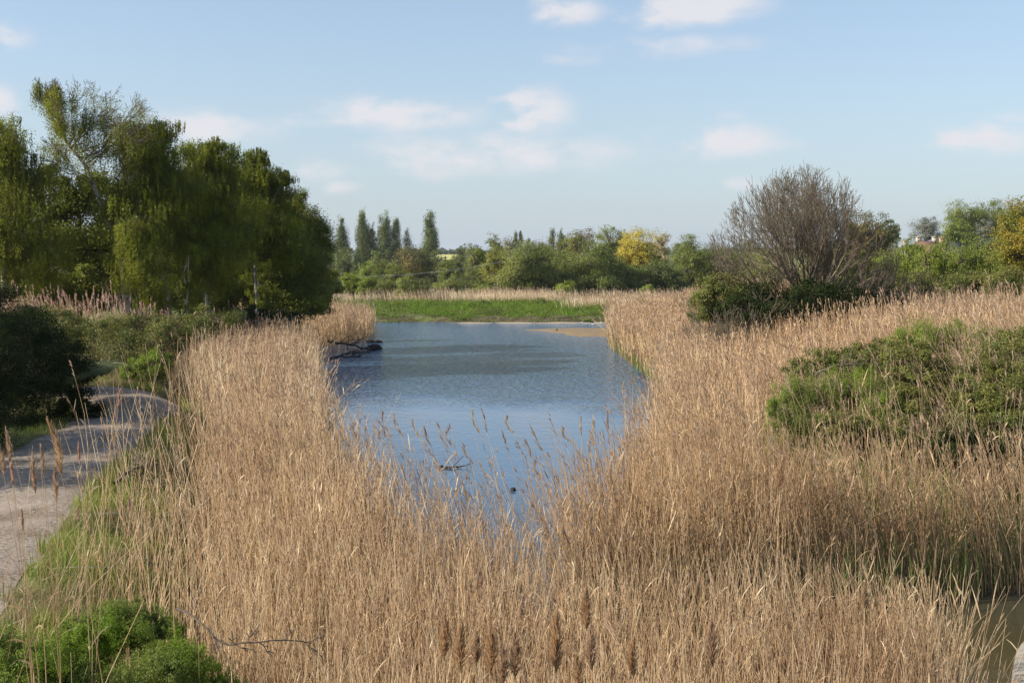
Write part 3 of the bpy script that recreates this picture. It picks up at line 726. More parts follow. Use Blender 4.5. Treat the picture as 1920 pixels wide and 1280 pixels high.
tree('alder_tree', 'dark alder filling the shade behind the willows', 'tree', 430, 58,
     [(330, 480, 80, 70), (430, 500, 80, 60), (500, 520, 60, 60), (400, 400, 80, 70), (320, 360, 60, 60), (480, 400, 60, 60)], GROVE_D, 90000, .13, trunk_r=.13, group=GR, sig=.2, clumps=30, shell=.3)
# slim pale birch stems at the foot of the grove
for i, (px, d, h, kx, lab) in enumerate(((322, 45.5, 4.2, .2, 'slim white birch stem standing below the weeping birch'), (349, 46, 5.0, -.1, 'straight slim white birch stem at the middle of the grove foot'),
                                 (400, 48, 3.6, .5, 'crooked pale birch stem at the foot of the willows'), (481, 52, 4.6, .1, 'pale mottled birch stem near the dark end of the grove'))):
    b = at(px, 480, d); b[2] = float(gz(b[:1], b[1:2])[0])
    tree('young_birch', lab, 'tree', px, d, [(b[0] - kx, d, b[2] + h, .7, .7, .8), (b[0] + .2, d, b[2] + h * .7, .6, .6, .5)], WILLOW, 3500, .07, trunk_r=.055,
         trunk=[b, b + np.array([kx * .3, 0, h * .35]), b + np.array([-kx * .4, .1, h * .7]), b + np.array([-kx, 0, h])], metric=True, group=GR, bark=BIRCHB, droop=.4, clumps=12)
UG = 'undergrowth shrubs at the foot of the grove'
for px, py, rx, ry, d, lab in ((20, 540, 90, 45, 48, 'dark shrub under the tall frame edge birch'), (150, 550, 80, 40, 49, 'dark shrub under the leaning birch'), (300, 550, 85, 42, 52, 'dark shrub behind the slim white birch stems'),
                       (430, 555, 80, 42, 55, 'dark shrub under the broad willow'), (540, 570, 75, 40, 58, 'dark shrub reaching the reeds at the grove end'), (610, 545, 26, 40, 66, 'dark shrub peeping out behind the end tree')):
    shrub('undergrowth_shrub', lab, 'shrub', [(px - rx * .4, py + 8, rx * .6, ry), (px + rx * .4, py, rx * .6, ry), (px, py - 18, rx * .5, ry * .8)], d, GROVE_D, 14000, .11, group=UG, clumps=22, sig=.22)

# ---- dark bushes over the path
DB = 'dark bushes beside the path'
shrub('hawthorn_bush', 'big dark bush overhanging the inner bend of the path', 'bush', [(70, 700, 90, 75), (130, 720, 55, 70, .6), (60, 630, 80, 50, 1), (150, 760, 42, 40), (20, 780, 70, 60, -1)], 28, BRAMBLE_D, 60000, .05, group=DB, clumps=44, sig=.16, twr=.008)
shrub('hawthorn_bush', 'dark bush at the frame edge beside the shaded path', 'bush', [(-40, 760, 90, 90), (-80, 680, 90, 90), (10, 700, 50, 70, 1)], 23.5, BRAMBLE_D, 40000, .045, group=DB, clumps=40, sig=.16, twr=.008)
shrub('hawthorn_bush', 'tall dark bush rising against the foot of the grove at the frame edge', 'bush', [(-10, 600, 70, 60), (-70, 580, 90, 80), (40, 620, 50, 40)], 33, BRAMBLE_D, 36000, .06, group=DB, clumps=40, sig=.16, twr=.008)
tree('hawthorn_tree', 'unseen hawthorn added beyond the frame edge to shade the path', 'tree', -330, 24, [(-14.6, 23.0, 4.6, 1.7, 1.7, 1.7), (-14.9, 25.0, 4.2, 1.7, 1.7, 1.6)], BRAMBLE_D, 22000, .08, metric=True, group=DB, clumps=30, sig=.2)  # unseen trees, added to throw the shadow band across the path
tree('hawthorn_tree', 'second unseen hawthorn added for shade behind the first', 'tree', -230, 27, [(-15.6, 27.0, 4.4, 1.5, 1.3, 1.5)], BRAMBLE_D, 14000, .08, metric=True, group=DB, clumps=30, sig=.2)
tree('hawthorn_tree', 'third unseen hawthorn added for shade, the one nearest the bridge', 'tree', -560, 20, [(-13.6, 19.8, 4.3, 1.6, 1.7, 1.5)], BRAMBLE_D, 16000, .08, metric=True, group=DB, clumps=30, sig=.2)
mb = MB()
x, y = scatter([(-12.1, 27.5), (-10.9, 27.5), (-11.0, 31), (-12.6, 31.8)], 28); k = 60
N = len(x); z = gz(x, y) + .75
P0 = np.repeat(np.stack([x, y, z], 1), k, 0); a = rng.uniform(0, 2 * PI, N * k); L = rng.uniform(.5, 1.1, N * k)
o_ = np.stack([np.cos(a), np.sin(a), 0 * a], 1); q = np.linspace(0, 1, 4)[None, :, None]
mb.ribbon(P0[:, None] + L[:, None, None] * (o_[:, None] * q * .75 + UP * (q * .9 - q ** 2 * .6)), .012 * np.array([.8, 1, .7, .1])[None])
b0 = np.array([-11.7, 29.5, .9])
tag(mb.build('sedge_tussock', leaf_mat('leaf_sedge', [(.10, .13, .05), (.16, .19, .08), (.22, .24, .11)], .35), origin=b0), 'spiky sedge tussock on the dark bush by the path bend', 'sedge')

# ---- bramble bank beyond the path
BB = 'brambles on the bank beyond the path'
for lobes, d, mt, n, sz, lab in (
    ([(250, 660, 70, 34), (200, 640, 60, 36, .5), (300, 650, 45, 34, .5)], 37, BRAMBLE, 36000, .055, 'leafy bramble bank beyond the path bend'),
    ([(285, 685, 38, 26), (250, 695, 30, 20)], 35.5, LUSH, 12000, .05, 'bright green mound at the bend of the path'),
    ([(130, 620, 80, 28), (60, 610, 70, 30)], 38.5, BRAMBLE, 24000, .06, 'brown green bramble bank below the pink plumes'),
    ([(330, 620, 60, 26), (400, 600, 60, 24, 2), (260, 608, 60, 22, 1)], 40, BRAMBLE, 26000, .06, 'bramble bank running on below the willows'),
    ([(470, 596, 50, 18), (530, 600, 40, 16)], 47, BRAMBLE_D, 10000, .07, 'low dark bramble behind the reed bed at the grove end')):
    shrub('bramble_bush', lab, 'bramble', lobes, d, mt, n, sz, group=BB, clumps=44, sig=.15, twr=.006)
mb = MB()
grass(mb, [(-22, 36.5), (-10.5, 35.5), (-9, 42), (-20, 42)], 60, h=1.15, w=.016, lean=.3, K=4)
tag(mb.build('dry_grass', DRYGRASS), 'tall dry stems standing in the bramble bank', 'grass', kind='stuff')

# ---- leafy plants in the near corner
LP = 'leafy green plants in the near corner'
for lobes, d, n, lab in (([(215, 1175, 75, 42), (150, 1215, 70, 45, -.2), (290, 1185, 50, 35)], 9.6, 52000, 'feathery bright green plant, the highest of the mound under the tall plumes'),
                         ([(60, 1250, 90, 55), (-10, 1230, 60, 50), (130, 1280, 70, 50)], 9.0, 40000, 'feathery green plant at the lower frame edge by the path'),
                         ([(330, 1250, 75, 50), (250, 1290, 70, 50), (400, 1290, 50, 35)], 9.0, 40000, 'feathery green plant spreading towards the reed stems')):
    shrub('leafy_plant', lab, 'plant', lobes, d, LUSH, n, .020, group=LP, clumps=230, sig=.075, shell=.5, twr=.003, stems=14, aspect=.35, bark=SHOOT, ragged=.16, vert=.6)

# ---- bramble mound across the channel
BM = 'bushes on the bramble mound'
for lobes, d, mt, n, sz, lab, nm in (
    ([(1870, 740, 75, 80), (1930, 700, 80, 80, 1), (1820, 770, 45, 50), (1900, 810, 80, 50, -.5)], 21.5, BRAMBLE, 70000, .04, 'dark glossy bramble bush at the frame edge above the channel', 'bramble_bush'),
    ([(1900, 665, 60, 40), (1850, 680, 40, 30)], 25, BRAMBLE, 22000, .05, 'upper dark bramble at the frame edge behind the glossy bush', 'bramble_bush'),
    ([(1600, 735, 65, 45), (1530, 740, 55, 40), (1660, 770, 50, 35, -.5)], 23, LUSH, 40000, .042, 'bright green nettle patch low on the mound', 'nettle_patch'),
    ([(1480, 745, 32, 38), (1500, 780, 30, 25)], 22.2, LUSH, 14000, .04, 'bright green patch where the mound meets the reed bed', 'nettle_patch'),
    ([(1720, 700, 70, 50), (1770, 730, 50, 45), (1700, 770, 60, 40, -1)], 23.5, BRAMBLE, 44000, .042, 'tangled bramble in the middle of the mound', 'bramble_bush'),
    ([(1640, 820, 60, 34), (1560, 800, 50, 34), (1700, 835, 50, 30)], 20.3, BRAMBLE, 30000, .035, 'low tangled bramble along the front of the mound', 'bramble_bush'),
    ([(1480, 800, 40, 34), (1530, 825, 34, 26), (1450, 770, 20, 24)], 20.2, LUSH, 24000, .032, 'bright green upright patch at the front corner of the mound', 'nettle_patch'),
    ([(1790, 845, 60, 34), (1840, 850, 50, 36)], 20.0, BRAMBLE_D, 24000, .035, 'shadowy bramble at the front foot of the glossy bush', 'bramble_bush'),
    ([(1745, 632, 60, 26), (1820, 640, 60, 24), (1690, 640, 30, 22)], 29, LUSH, 34000, .055, 'bright green hummock on top of the mound', 'nettle_patch'),
    ([(1580, 680, 70, 26), (1650, 668, 60, 26), (1520, 690, 45, 18)], 27, BRAMBLE, 30000, .05, 'low bramble mixed with dead stems on the mound shoulder', 'bramble_bush')):
    shrub(nm, lab, 'bush' if nm == 'bramble_bush' else 'nettles', lobes, d, mt, n, sz, group=BM, clumps=90, sig=.11, shell=.5, twr=.005, stems=16, ragged=.24, **(dict(aspect=.22, vert=1.0) if nm == 'nettle_patch' else {}))
mb = MB()
grass(mb, [(4.3, 19.4), (7.6, 19.0), (8.5, 22), (4.9, 23)], 260, h=1.3, w=.014, lean=.18, K=4)
grass(mb, [(4.9, 20.2), (12, 19.6), (16, 31), (7, 31)], 130, h=.8, w=.012, lean=.3, keep=lambda x, y: np.clip(.5 + .6 * wob(x, y, .9, 2), 0, 1))
tag(mb.build('grass', GRASS_L), 'long green grass growing over the mound', 'grass', kind='stuff')
mb = MB()
grass(mb, [(5.4, 20.2), (12, 19.6), (16, 31.5), (8, 31)], 150, h=1.7, w=.012, lean=.22, K=4)
tag(mb.build('dry_grass', DRYGRASS), 'thin dead stems standing all over the mound', 'grass', kind='stuff')

# ---- the bare tree
d = 45.
b0 = at(1515, 480, d); b0[2] = float(gz(b0[:1], b0[1:2])[0])
root = empty('bare_tree', b0, 'wide spreading tree with bare twigs standing over the reeds', 'tree')
tb = MB()
top = at(1500, 310, d)[2]; R0 = 198 / F * d
cz = at(0, 520, d)[2]; cx = at(1500, 0, d)[0]
def inside(P):
    e = (np.hypot(P[:, 0] - cx, P[:, 1] - d) / R0) ** 1.55 + (np.abs(P[:, 2] - cz) / np.where(P[:, 2] > cz, (top - cz) * 1.06, 2.8)) ** 1.7
    return e < rng.uniform(.85, 1.08, len(P))
limb(tb, [b0, b0 + np.array([-.05, 0, 1.3]), b0 + np.array([-.15, 0, 2.2]), b0 + np.array([-.1, .1, 2.9])], .15, .07, K=8, wig=.02, sides=8)
nL = 36
an = np.linspace(0, 2 * PI, nL, endpoint=False) + rng.normal(0, .15, nL)
el = np.where(np.arange(nL) % 4 == 0, rng.uniform(1.15, 1.5, nL), rng.uniform(-.05, 1.3, nL))
dirs = np.stack([np.cos(an) * np.cos(el), np.sin(an) * np.cos(el), np.sin(el)], 1)
sts = b0 + np.stack([rng.normal(-.05, .04, nL), rng.normal(0, .04, nL), rng.uniform(.5, 3.0, nL) + rng.normal(0, .2, nL)], 1)
lev = grow(sts, dirs, np.interp(el, [0, 1.3], [3.7, 2.9]) * rng.uniform(.75, 1.05, nL), np.full(nL, .06), 6, [5, 5, 4, 3, 2], [.66, .62, .6, .58, .62], [.5, .55, .6, .65, .7], up=.16, jit=.022, clip=inside)
for i, (P, R) in enumerate(lev): tb.tube(P, np.maximum(R, .0065), 6 if i < 2 else 3)
tb.build('trunk', BARK_G, root, origin=b0, smooth=True)
bud = MB(); P = lev[-1][0]; pts = P[:, 2:].reshape(-1, 3); pts = pts[rng.random(len(pts)) < .16]
bud.leaves(pts + rng.normal(0, .03, pts.shape), .045)
bud.build('buds', BUD, root, origin=b0)
CB = 'bushes under the bare tree'
for lobes, d, mt, n, sz, lab in (
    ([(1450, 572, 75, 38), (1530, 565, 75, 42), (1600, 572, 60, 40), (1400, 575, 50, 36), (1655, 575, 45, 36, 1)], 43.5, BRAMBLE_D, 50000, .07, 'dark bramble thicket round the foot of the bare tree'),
    ([(1355, 558, 50, 42), (1318, 578, 36, 30), (1400, 572, 55, 38)], 44.5, BRAMBLE, 34000, .07, 'grey green bush at the pond side of the bare tree'),
    ([(1640, 530, 45, 40), (1600, 510, 40, 40, 1)], 48, BARK and BRAMBLE, 16000, .08, 'scrubby bush on the landward side of the bare tree')):
    shrub('thicket_bush', lab, 'bush', lobes, d, mt, n, sz, group=CB, clumps=46, sig=.16, twr=.008, stems=14)
# brushwood of thin twigs low around it
for (px, py, dd, rr, n0, lab) in ((1375, 565, 44, 1.9, 70, 'twiggy leafless scrub spreading from the bare tree towards the pond'), (1630, 550, 46, 1.7, 60, 'twiggy leafless scrub on the landward side of the bare tree')):
    c = at(px, py, dd); c[2] = float(gz(c[:1], c[1:2])[0])
    rt = empty('bare_scrub', c, lab, 'scrub'); t2 = MB()
    dr = norm(np.stack([rng.normal(0, .8, n0), rng.normal(0, .6, n0), rng.uniform(.5, 1.6, n0)], 1))
    for P, R in grow(c + np.stack([rng.normal(0, .5, n0), rng.normal(0, .5, n0), np.zeros(n0)], 1), dr, rng.uniform(1.2, 2.3, n0), np.full(n0, .025), 4, [5, 4, 4], [.5, .55, .6], [.6, .7, .8], up=.1, jit=.05):
        t2.tube(P, np.maximum(R, .006), 3)
    t2.build('twigs', BARK_M, rt, origin=c)

# ---- far tree line.  (px, top, half width, d, base row)
def auto_lobes(px, top, hw, base, k=5, oval=1.0):
    h = base - top; L = [(px, top + h * .38, hw * .72, h * .38)]
    for i in range(k):
        a = rng.uniform(-1, 1); b = (i + rng.random()) / k
        L.append((px + a * hw * .6, top + h * (.25 + .62 * b) + abs(a) * h * .10 * (1 - b), hw * rng.uniform(.4, .6) * oval, h * rng.uniform(.18, .28), rng.uniform(-1.5, 1.5)))
    L += [(px - hw * .35, base - h * .2, hw * .55, h * .2), (px + hw * .35, base - h * .22, hw * .55, h * .2)]
    return L
FT = 'trees along the far side of the meadow'
far = [
 ('willow_tree', 'willow', 985, 462, 62, 134, 548, SALLOW, 26000, .17, 'big rounded grey green willow, the nearer of the twin willows to the pole'),
 ('willow_tree', 'willow', 1100, 462, 66, 136, 550, SALLOW, 28000, .17, 'big rounded grey green willow next to the golden tree'),
 ('willow_tree', 'willow', 1040, 470, 45, 142, 545, SALLOW, 14000, .18, 'willow crown filling the dip between the twin willows'),
 ('golden_tree', 'tree', 1205, 440, 45, 150, 520, GOLD, 20000, .17, 'golden yellow tree glowing in the tree line'),
 ('pale_tree', 'tree', 1240, 438, 20, 165, 500, CREAM, 3500, .18, 'thin cream coloured tree just behind the golden tree'),
 ('oak_tree', 'tree', 1300, 452, 48, 148, 548, FARG, 18000, .17, 'fresh green tree between golden tree and bare tree'),
 ('alder_tree', 'tree', 1240, 500, 50, 140, 552, FARD, 16000, .17, 'dark tree below the golden tree'),
 ('alder_tree', 'tree', 1180, 500, 30, 138, 552, SALLOW, 8000, .17, 'small green tree in front of the golden tree'),
 ('oak_tree', 'tree', 1350, 470, 40, 150, 552, FARG, 12000, .17, 'green tree seen through the pond side twigs of the bare tree'),
 ('oak_tree', 'tree', 935, 470, 32, 146, 535, OLIVE, 10000, .17, 'yellow olive tree leaning out behind the twin willows'),
 ('oak_tree', 'tree', 893, 462, 26, 170, 535, FARG, 8000, .2, 'vivid green tree beside the yellow olive tree'),
 ('oak_tree', 'tree', 905, 500, 22, 160, 545, FARG, 5000, .18, 'low vivid green tree under the cable'),
 ('ash_tree', 'tree', 862, 484, 26, 190, 540, FARD, 6500, .22, 'grey green tree just beyond the pole'),
 ('bronze_tree', 'tree', 772, 476, 46, 165, 545, BRONZE, 20000, .19, 'bronze brown tree in front of the poplar pair'),
 ('ash_tree', 'tree', 815, 485, 26, 175, 545, FARD, 7000, .2, 'shadowy tree between bronze tree and pole'),
 ('sallow_tree', 'tree', 690, 505, 36, 140, 550, LIME, 9000, .17, 'lime green sallow at the foot of the tallest poplars'),
 ('sallow_tree', 'tree', 740, 500, 24, 150, 545, FARG, 5000, .17, 'green sallow between poplars and bronze tree'),
 ('bronze_tree', 'tree', 1090, 440, 34, 190, 500, BRONZE, 7000, .22, 'brown green crown showing above the twin willows'),
 ('oak_tree', 'tree', 1145, 436, 34, 185, 500, FARG, 8000, .22, 'green crown showing above the second twin willow'),
 ('grey_tree', 'tree', 1170, 438, 18, 200, 490, GREYT, 2500, .2, 'grey budding tree beside the green crown above the willows'),
 ('oak_tree', 'tree', 1050, 448, 30, 200, 500, FARD, 5000, .24, 'dark crown showing between the twin willows'),
 ('ash_tree', 'tree', 928, 443, 17, 230, 500, POPLAR, 3500, .25, 'pointed pale green tree above the yellow olive tree'),
 ('grey_tree', 'tree', 955, 452, 22, 240, 500, GREYT, 2500, .25, 'hazy grey budding tree behind the small poplar pair'),
 ('grey_tree', 'tree', 1010, 455, 30, 240, 500, GREYT, 3000, .25, 'hazy grey budding trees between small poplars and dark crown'),
 ('ash_tree', 'tree', 885, 466, 15, 300, 490, GREYT, 2000, .3, 'blue grey tree at the edge of the yellow field'),
 ('ash_tree', 'tree', 872, 470, 17, 330, 492, FARD, 2500, .32, 'dark blue green tree overlapping the yellow field'),
 ('alder_tree', 'tree', 1165, 490, 34, 150, 552, FARD, 9000, .18, 'dark tree closing the gap between the second twin willow and the golden tree'),
 ('oak_tree', 'tree', 1900, 420, 40, 200, 500, FARG, 12000, .25, 'green tree low behind the orange brown tree'),
 ('ash_tree', 'tree', 655, 478, 30, 220, 545, FARD, 8000, .25, 'dull green tree low between the single poplar and the tallest one'),
 ('ash_tree', 'tree', 712, 480, 30, 225, 545, FARG, 8000, .25, 'green tree filling the gap between tallest poplar and close pair'),
 ('ash_tree', 'tree', 1290, 460, 30, 200, 500, FARD, 7000, .22, 'dull green tree behind the fresh green one near the golden tree'),
 ('oak_tree', 'tree', 1400, 470, 45, 170, 552, FARD, 11000, .2, 'dull green tree behind the outer pond side twigs'),
 ('oak_tree', 'tree', 1010, 485, 50, 150, 548, SALLOW, 14000, .18, 'broad low willow filling between the twin willows at their foot'),
 ('ash_tree', 'tree', 840, 500, 26, 172, 548, FARG, 7000, .2, 'green thicket tree around the foot of the pole'),
 ('oak_tree', 'tree', 1625, 410, 45, 95, 500, BRONZE, 18000, .14, 'dark round tree behind the landward twigs of the bare tree'),
 ('oak_tree', 'tree', 1560, 470, 60, 95, 550, FARG, 16000, .14, 'green tree half hidden behind the trunk of the bare tree'),
 ('oak_tree', 'tree', 1450, 480, 60, 100, 552, FARG, 16000, .14, 'green tree behind the middle twigs of the bare tree'),
 ('oak_tree', 'tree', 1668, 422, 20, 190, 460, FARD, 6000, .2, 'small dark round tree on the skyline by the bare tree'),
 ('ash_tree', 'tree', 1735, 414, 34, 240, 455, GREYT, 7500, .2, 'sparse half leafed tree on the skyline above the houses'),
 ('oak_tree', 'tree', 1812, 388, 48, 240, 470, FARG, 18000, .28, 'tall pale green tree above the houses on the hill'),
 ('oak_tree', 'tree', 1868, 390, 46, 246, 470, FARG, 17000, .28, 'green tree on the hill next to the orange brown tree'),
 ('oak_tree', 'tree', 1785, 420, 24, 230, 460, LIME, 5000, .25, 'low lime green tree right behind the chimneys'),
 ('ash_tree', 'tree', 1850, 420, 24, 228, 465, GREYT, 3000, .2, 'grey twiggy tree in front of the hill trees'),
 ('ash_tree', 'tree', 1905, 385, 24, 262, 450, GREYT, 2600, .26, 'thin grey tree at the end of the hill skyline'),
 ('ash_tree', 'tree', 1840, 388, 18, 262, 450, GREYT, 1600, .26, 'leafless grey tree top poking out between the hill trees'),
]
for nm, cat, px, top, hw, d, base, mt, n, sz, lab in far:
    sparse = mt is GREYT or mt is CREAM
    tree(nm, lab, cat, px, d, auto_lobes(px, top - 11, hw * 1.15, base, 6 if n > 9000 else 4), mt, int(n * 1.35), sz, trunk_r=.16, bark=BARK_G if sparse else BARK, group=FT if d < 220 else 'trees on the far skyline',
         clumps=34 if n > 9000 else 20, sig=.17, shell=.45, twr=.02 if d < 160 else .04)
# poplars
for px, top, hw, n, lab, mt in ((640, 414, 13, 6000, 'single poplar next to the end of the grove', POPLAR), (681, 400, 15, 9000, 'tallest broad poplar of the row', POPLAR), (698, 428, 11, 4000, 'shorter poplar close behind the tallest one', POPLAR),
                        (723, 402, 14, 8000, 'tall poplar, the broader of the close pair', POPLAR), (744, 409, 9, 4500, 'slim dark poplar of the close pair', FARD), (763, 427, 11, 1500, 'sparse grey poplar beside the close pair', GREYT),
                        (806, 404, 14, 8000, 'lone tall poplar above the bronze tree', POPLAR), (966, 432, 5, 1500, 'small distant poplar, the paler of two', POPLAR), (976, 433, 4, 1300, 'small distant poplar, the darker of two', FARD),
                        (1035, 431, 7, 1800, 'small hazy poplar above the willow dip', GREYT), (1052, 433, 6, 1500, 'small hazy poplar nearest the brown crown', GREYT), (991, 446, 4, 700, 'tiny hazy poplar beside the two distant ones', GREYT)):
    d = 300. if px < 900 else 420.
    L = []
    base = 540 if px < 900 else 500
    h = base - top
    for k in range(9):
        u = k / 8; L.append((px + rng.normal(0, hw * .15), top + h * (.06 + .75 * u), hw * .92 * (.42 + .58 * min(1, u * 3.2)) * (1 - .25 * max(0, u - .6)) * rng.uniform(.92, 1.06), h * .13))
    tree('poplar_tree', lab, 'poplar', px, d, L, mt, int(n * 2.4), .32 if px < 900 else .4, trunk_r=.3, bark=BARK_G, group='poplars behind the meadow', clumps=16, sig=.28, shell=.3, ragged=.04, flat=.9, vert=.9, twr=.03)
# round shrubs at the meadow edge
for px, py, hw, hh, d, mt, lab in ((655, 535, 17, 20, 122, LIME, 'small round lime green shrub nearest the grove'), (686, 541, 17, 17, 121, LIME, 'round lime green shrub, second from the grove'), (720, 541, 18, 17, 121, SALLOW, 'round grey green shrub, third from the grove'),
                           (773, 540, 33, 19, 119, SALLOW, 'wide domed grey green shrub, the largest of the shrub row'), (845, 540, 30, 14, 150, SALLOW, 'low shrub behind the pale reeds under the pole'), (910, 548, 22, 10, 148, LIME, 'low bright shrub at the foot of the olive tree'),
                           (1060, 545, 20, 14, 128, LIME, 'small bright shrub at the foot of the twin willows'), (1215, 548, 14, 12, 128, LIME, 'small bright shrub under the golden tree'), (880, 535, 26, 20, 165, FARD, 'dull shrub beyond the pale reeds'),
                           (630, 545, 14, 18, 118, FARD, 'dark shrub where the grove meets the meadow')):
    shrub('round_shrub', lab, 'shrub', [(px, py - 4, hw * .9, hh * 1.1), (px - hw * .45, py, hw * .6, hh * .85), (px + hw * .45, py, hw * .6, hh * .85)], d, mt, 7500, .13, group='round shrubs along the meadow edge', clumps=30, sig=.17, twr=.012)
for px, py, hw, hh, d, mt, lab in ((742, 573, 20, 6, 103, FARG, 'low green tussock on the far bank nearest the grove'), (880, 574, 14, 6, 101, LUSH, 'small bright tussock on the far bank near the middle of the pond'),
                           (905, 570, 16, 6, 106, FARD, 'dull round tussock on the far bank at the edge of the pale reeds'), (1010, 566, 22, 6, 108, FARG, 'wide low bush on the far bank before the bright reed patch'),
                           (820, 584, 22, 5, 95, FARG, 'low spreading tussock half way up the far bank'), (1205, 566, 14, 8, 98, LUSH, 'bright bush standing in the far reeds by the sunlit bank')):
    shrub('meadow_bush', lab, 'bush', [(px, py, hw * .8, hh), (px - hw * .5, py + 1, hw * .5, hh * .8), (px + hw * .5, py + 2, hw * .5, hh * .7)], d, mt, 2200, .11, group='low bushes on the far bank', clumps=26, sig=.2, twr=.01)
# hedge and trees inland of the bare tree
HG = 'trees and hedge inland of the bare tree'
for nm, px, top, hw, d, base, mt, n, sz, lab in (
    ('willow_tree', 1700, 444, 50, 72, 560, LIME, 26000, .10, 'lime green willow in the hedge just inland of the bare tree'),
    ('willow_tree', 1770, 446, 50, 74, 560, LIME, 26000, .10, 'lime green willow in the hedge below the chimneys'),
    ('willow_tree', 1830, 434, 48, 72, 560, LIME, 24000, .10, 'lime green willow in the hedge beside the orange brown tree'),
    ('willow_tree', 1655, 462, 40, 70, 560, LIME, 14000, .10, 'lime green willow touching the twigs of the bare tree'),
    ('willow_tree', 1890, 446, 40, 80, 560, LIME, 18000, .11, 'lime green willow in the hedge tucked behind the orange brown tree'),
    ('willow_tree', 1737, 452, 34, 70, 560, LIME, 14000, .10, 'lime green willow in the hedge right in front of the red roofed house'),
    ('orange_tree', 1940, 368, 82, 62, 540, ORANGE, 80000, .11, 'orange brown tree at the frame edge'),
    ('hawthorn_tree', 1720, 505, 60, 58, 580, BRAMBLE, 22000, .085, 'dark hedge bush below the first lime willow'),
    ('hawthorn_tree', 1810, 505, 60, 57, 580, BRAMBLE, 22000, .085, 'dark hedge bush below the chimneys and lime willows'),
    ('hawthorn_tree', 1890, 500, 60, 55, 580, BRAMBLE, 24000, .085, 'dark hedge bush below the orange brown tree')):
    tree(nm, lab, 'tree', px, d, auto_lobes(px, top, hw, base, 7), mt, n, sz, trunk_r=.12, group=HG, clumps=40, sig=.17, shell=.45, twr=.012, droop=.5 if mt is LIME else 0)
# distant woods on the ridge
mb = MB()
xs_ = np.linspace(-420, 520, 330)
for x in xs_:
    if rng.random() < .12: continue
    y = 1120 + 60 * wob(x, 0, .01) + rng.uniform(-30, 30); r = rng.uniform(2.5, 5); z = float(gz(np.array([x]), np.array([y]))[0])
    C = rdir(160) * (rng.random((160, 1)) ** .4) * np.array([r, r, r * .8]) + np.array([x, y, z + r * .5])
    mb.leaves(C, 2.2)
tag(mb.build('woods', FARD), 'thin dark line of far woods along the ridge', 'woods', kind='stuff')
mb = MB()
for x in np.linspace(-110, 120, 70):
    y = 420 + 30 * wob(x, 0, .05) + rng.uniform(-15, 15); r = rng.uniform(3.2, 5.5); z = float(gz(np.array([x]), np.array([y]))[0])
    if -100 < x < -22: r *= .55
    C = rdir(240) * (rng.random((240, 1)) ** .4) * np.array([r, r, r * .8]) + np.array([x, y, z + r * .5])
    mb.leaves(C, .6)
tag(mb.build('woods', FARD), 'scrubby far hedge line behind the poplars', 'woods', kind='stuff')

# ------------------------------------------------------------------ houses on the hill
def house(px, ridge_py, d, wpx, label, wall, roofm, chim, rz=0., n_win=3):
    c = at(px, ridge_py, d); s = d / F; w = wpx * s; dep = 7.0; hroof = 2.4; hw = 2.9
    base = np.array([c[0], d, c[2] - hroof - hw])
    root = empty('house', base, label, 'house', 'houses on the hill'); root.rotation_euler.z = rz
    m = MB(); m.box((0, 0, hw / 2 - .5), (w, dep, hw + 1)); 
    # gable ends
    m.add([(-w / 2, -dep / 2, hw), (-w / 2, dep / 2, hw), (-w / 2, 0, hw + hroof - .1), (-w / 2, 0, hw + hroof - .1), (w / 2, -dep / 2, hw), (w / 2, dep / 2, hw), (w / 2, 0, hw + hroof - .1), (w / 2, 0, hw + hroof - .1)], [[0, 1, 2, 3], [4, 5, 6, 7]])
    wo = m.build('wall', wall, root)
    r = MB(); e = .35; t = .14; W = w / 2 + e
    for sg in (-1, 1):
        y0 = sg * (dep / 2 + e); z0 = hw - e * hroof / (dep / 2)
        v = [(-W, y0, z0), (W, y0, z0), (W, 0, hw + hroof), (-W, 0, hw + hroof)]
        v += [(a, b, z - t) for a, b, z in v]
        r.add(v, [[0, 1, 2, 3], [4, 7, 6, 5], [0, 4, 5, 1], [1, 5, 6, 2], [2, 6, 7, 3], [3, 7, 4, 0]])
    ro = r.build('roof', roofm, root)
    for cx_ in chim:
        ch = MB(); ch.box((cx_ * w, .15, hw + hroof + .2), (.95, .7, 1.1)); ch.box((cx_ * w, .15, hw + hroof + .8), (1.1, .85, .12))
        co = ch.build('chimney', BRICK if wall is BRICK else RENDERW, root)
        pt = MB(); a = np.linspace(0, 2 * PI, 2)
        P = np.array([[(cx_ * w, .15, hw + hroof + .86), (cx_ * w, .15, hw + hroof + 1.15)]]); pt.tube(P, .14, 8); pt.build('chimney_pot', POT, co)
    for i in range(n_win):
        x = (i + .5) / n_win * w - w / 2
        f = MB()
        for dx, dz, a, b in ((0, .55, 1.2, .08), (0, -.55, 1.2, .08), (-.56, 0, .08, 1.02), (.56, 0, .08, 1.02), (0, 0, .06, 1.02)):
            f.box((x + dx, -dep / 2 - .03, hw * .55 + dz), (a, .1, b))
        fo = f.build('window', RENDERW, root)
        g_ = MB(); g_.box((x, -dep / 2 - .005, hw * .55), (1.05, .04, 1.0)); g_.build('pane', GLASSD, fo)
    return root
house(1705, 459, 226, 22, 'small cream rendered house half hidden by the hedge below the skyline tree', RENDERW, SLATE, [-.35], n_win=1)
house(1738, 452, 226, 36, 'house with a red tiled roof and two pale chimneys above the hedge', RENDERW, TILE, [-.42, .42], n_win=3)
house(1782, 454, 224, 34, 'house with a dark roof and one tall chimney above the hedge', BRICK, SLATE, [-.45], n_win=3)

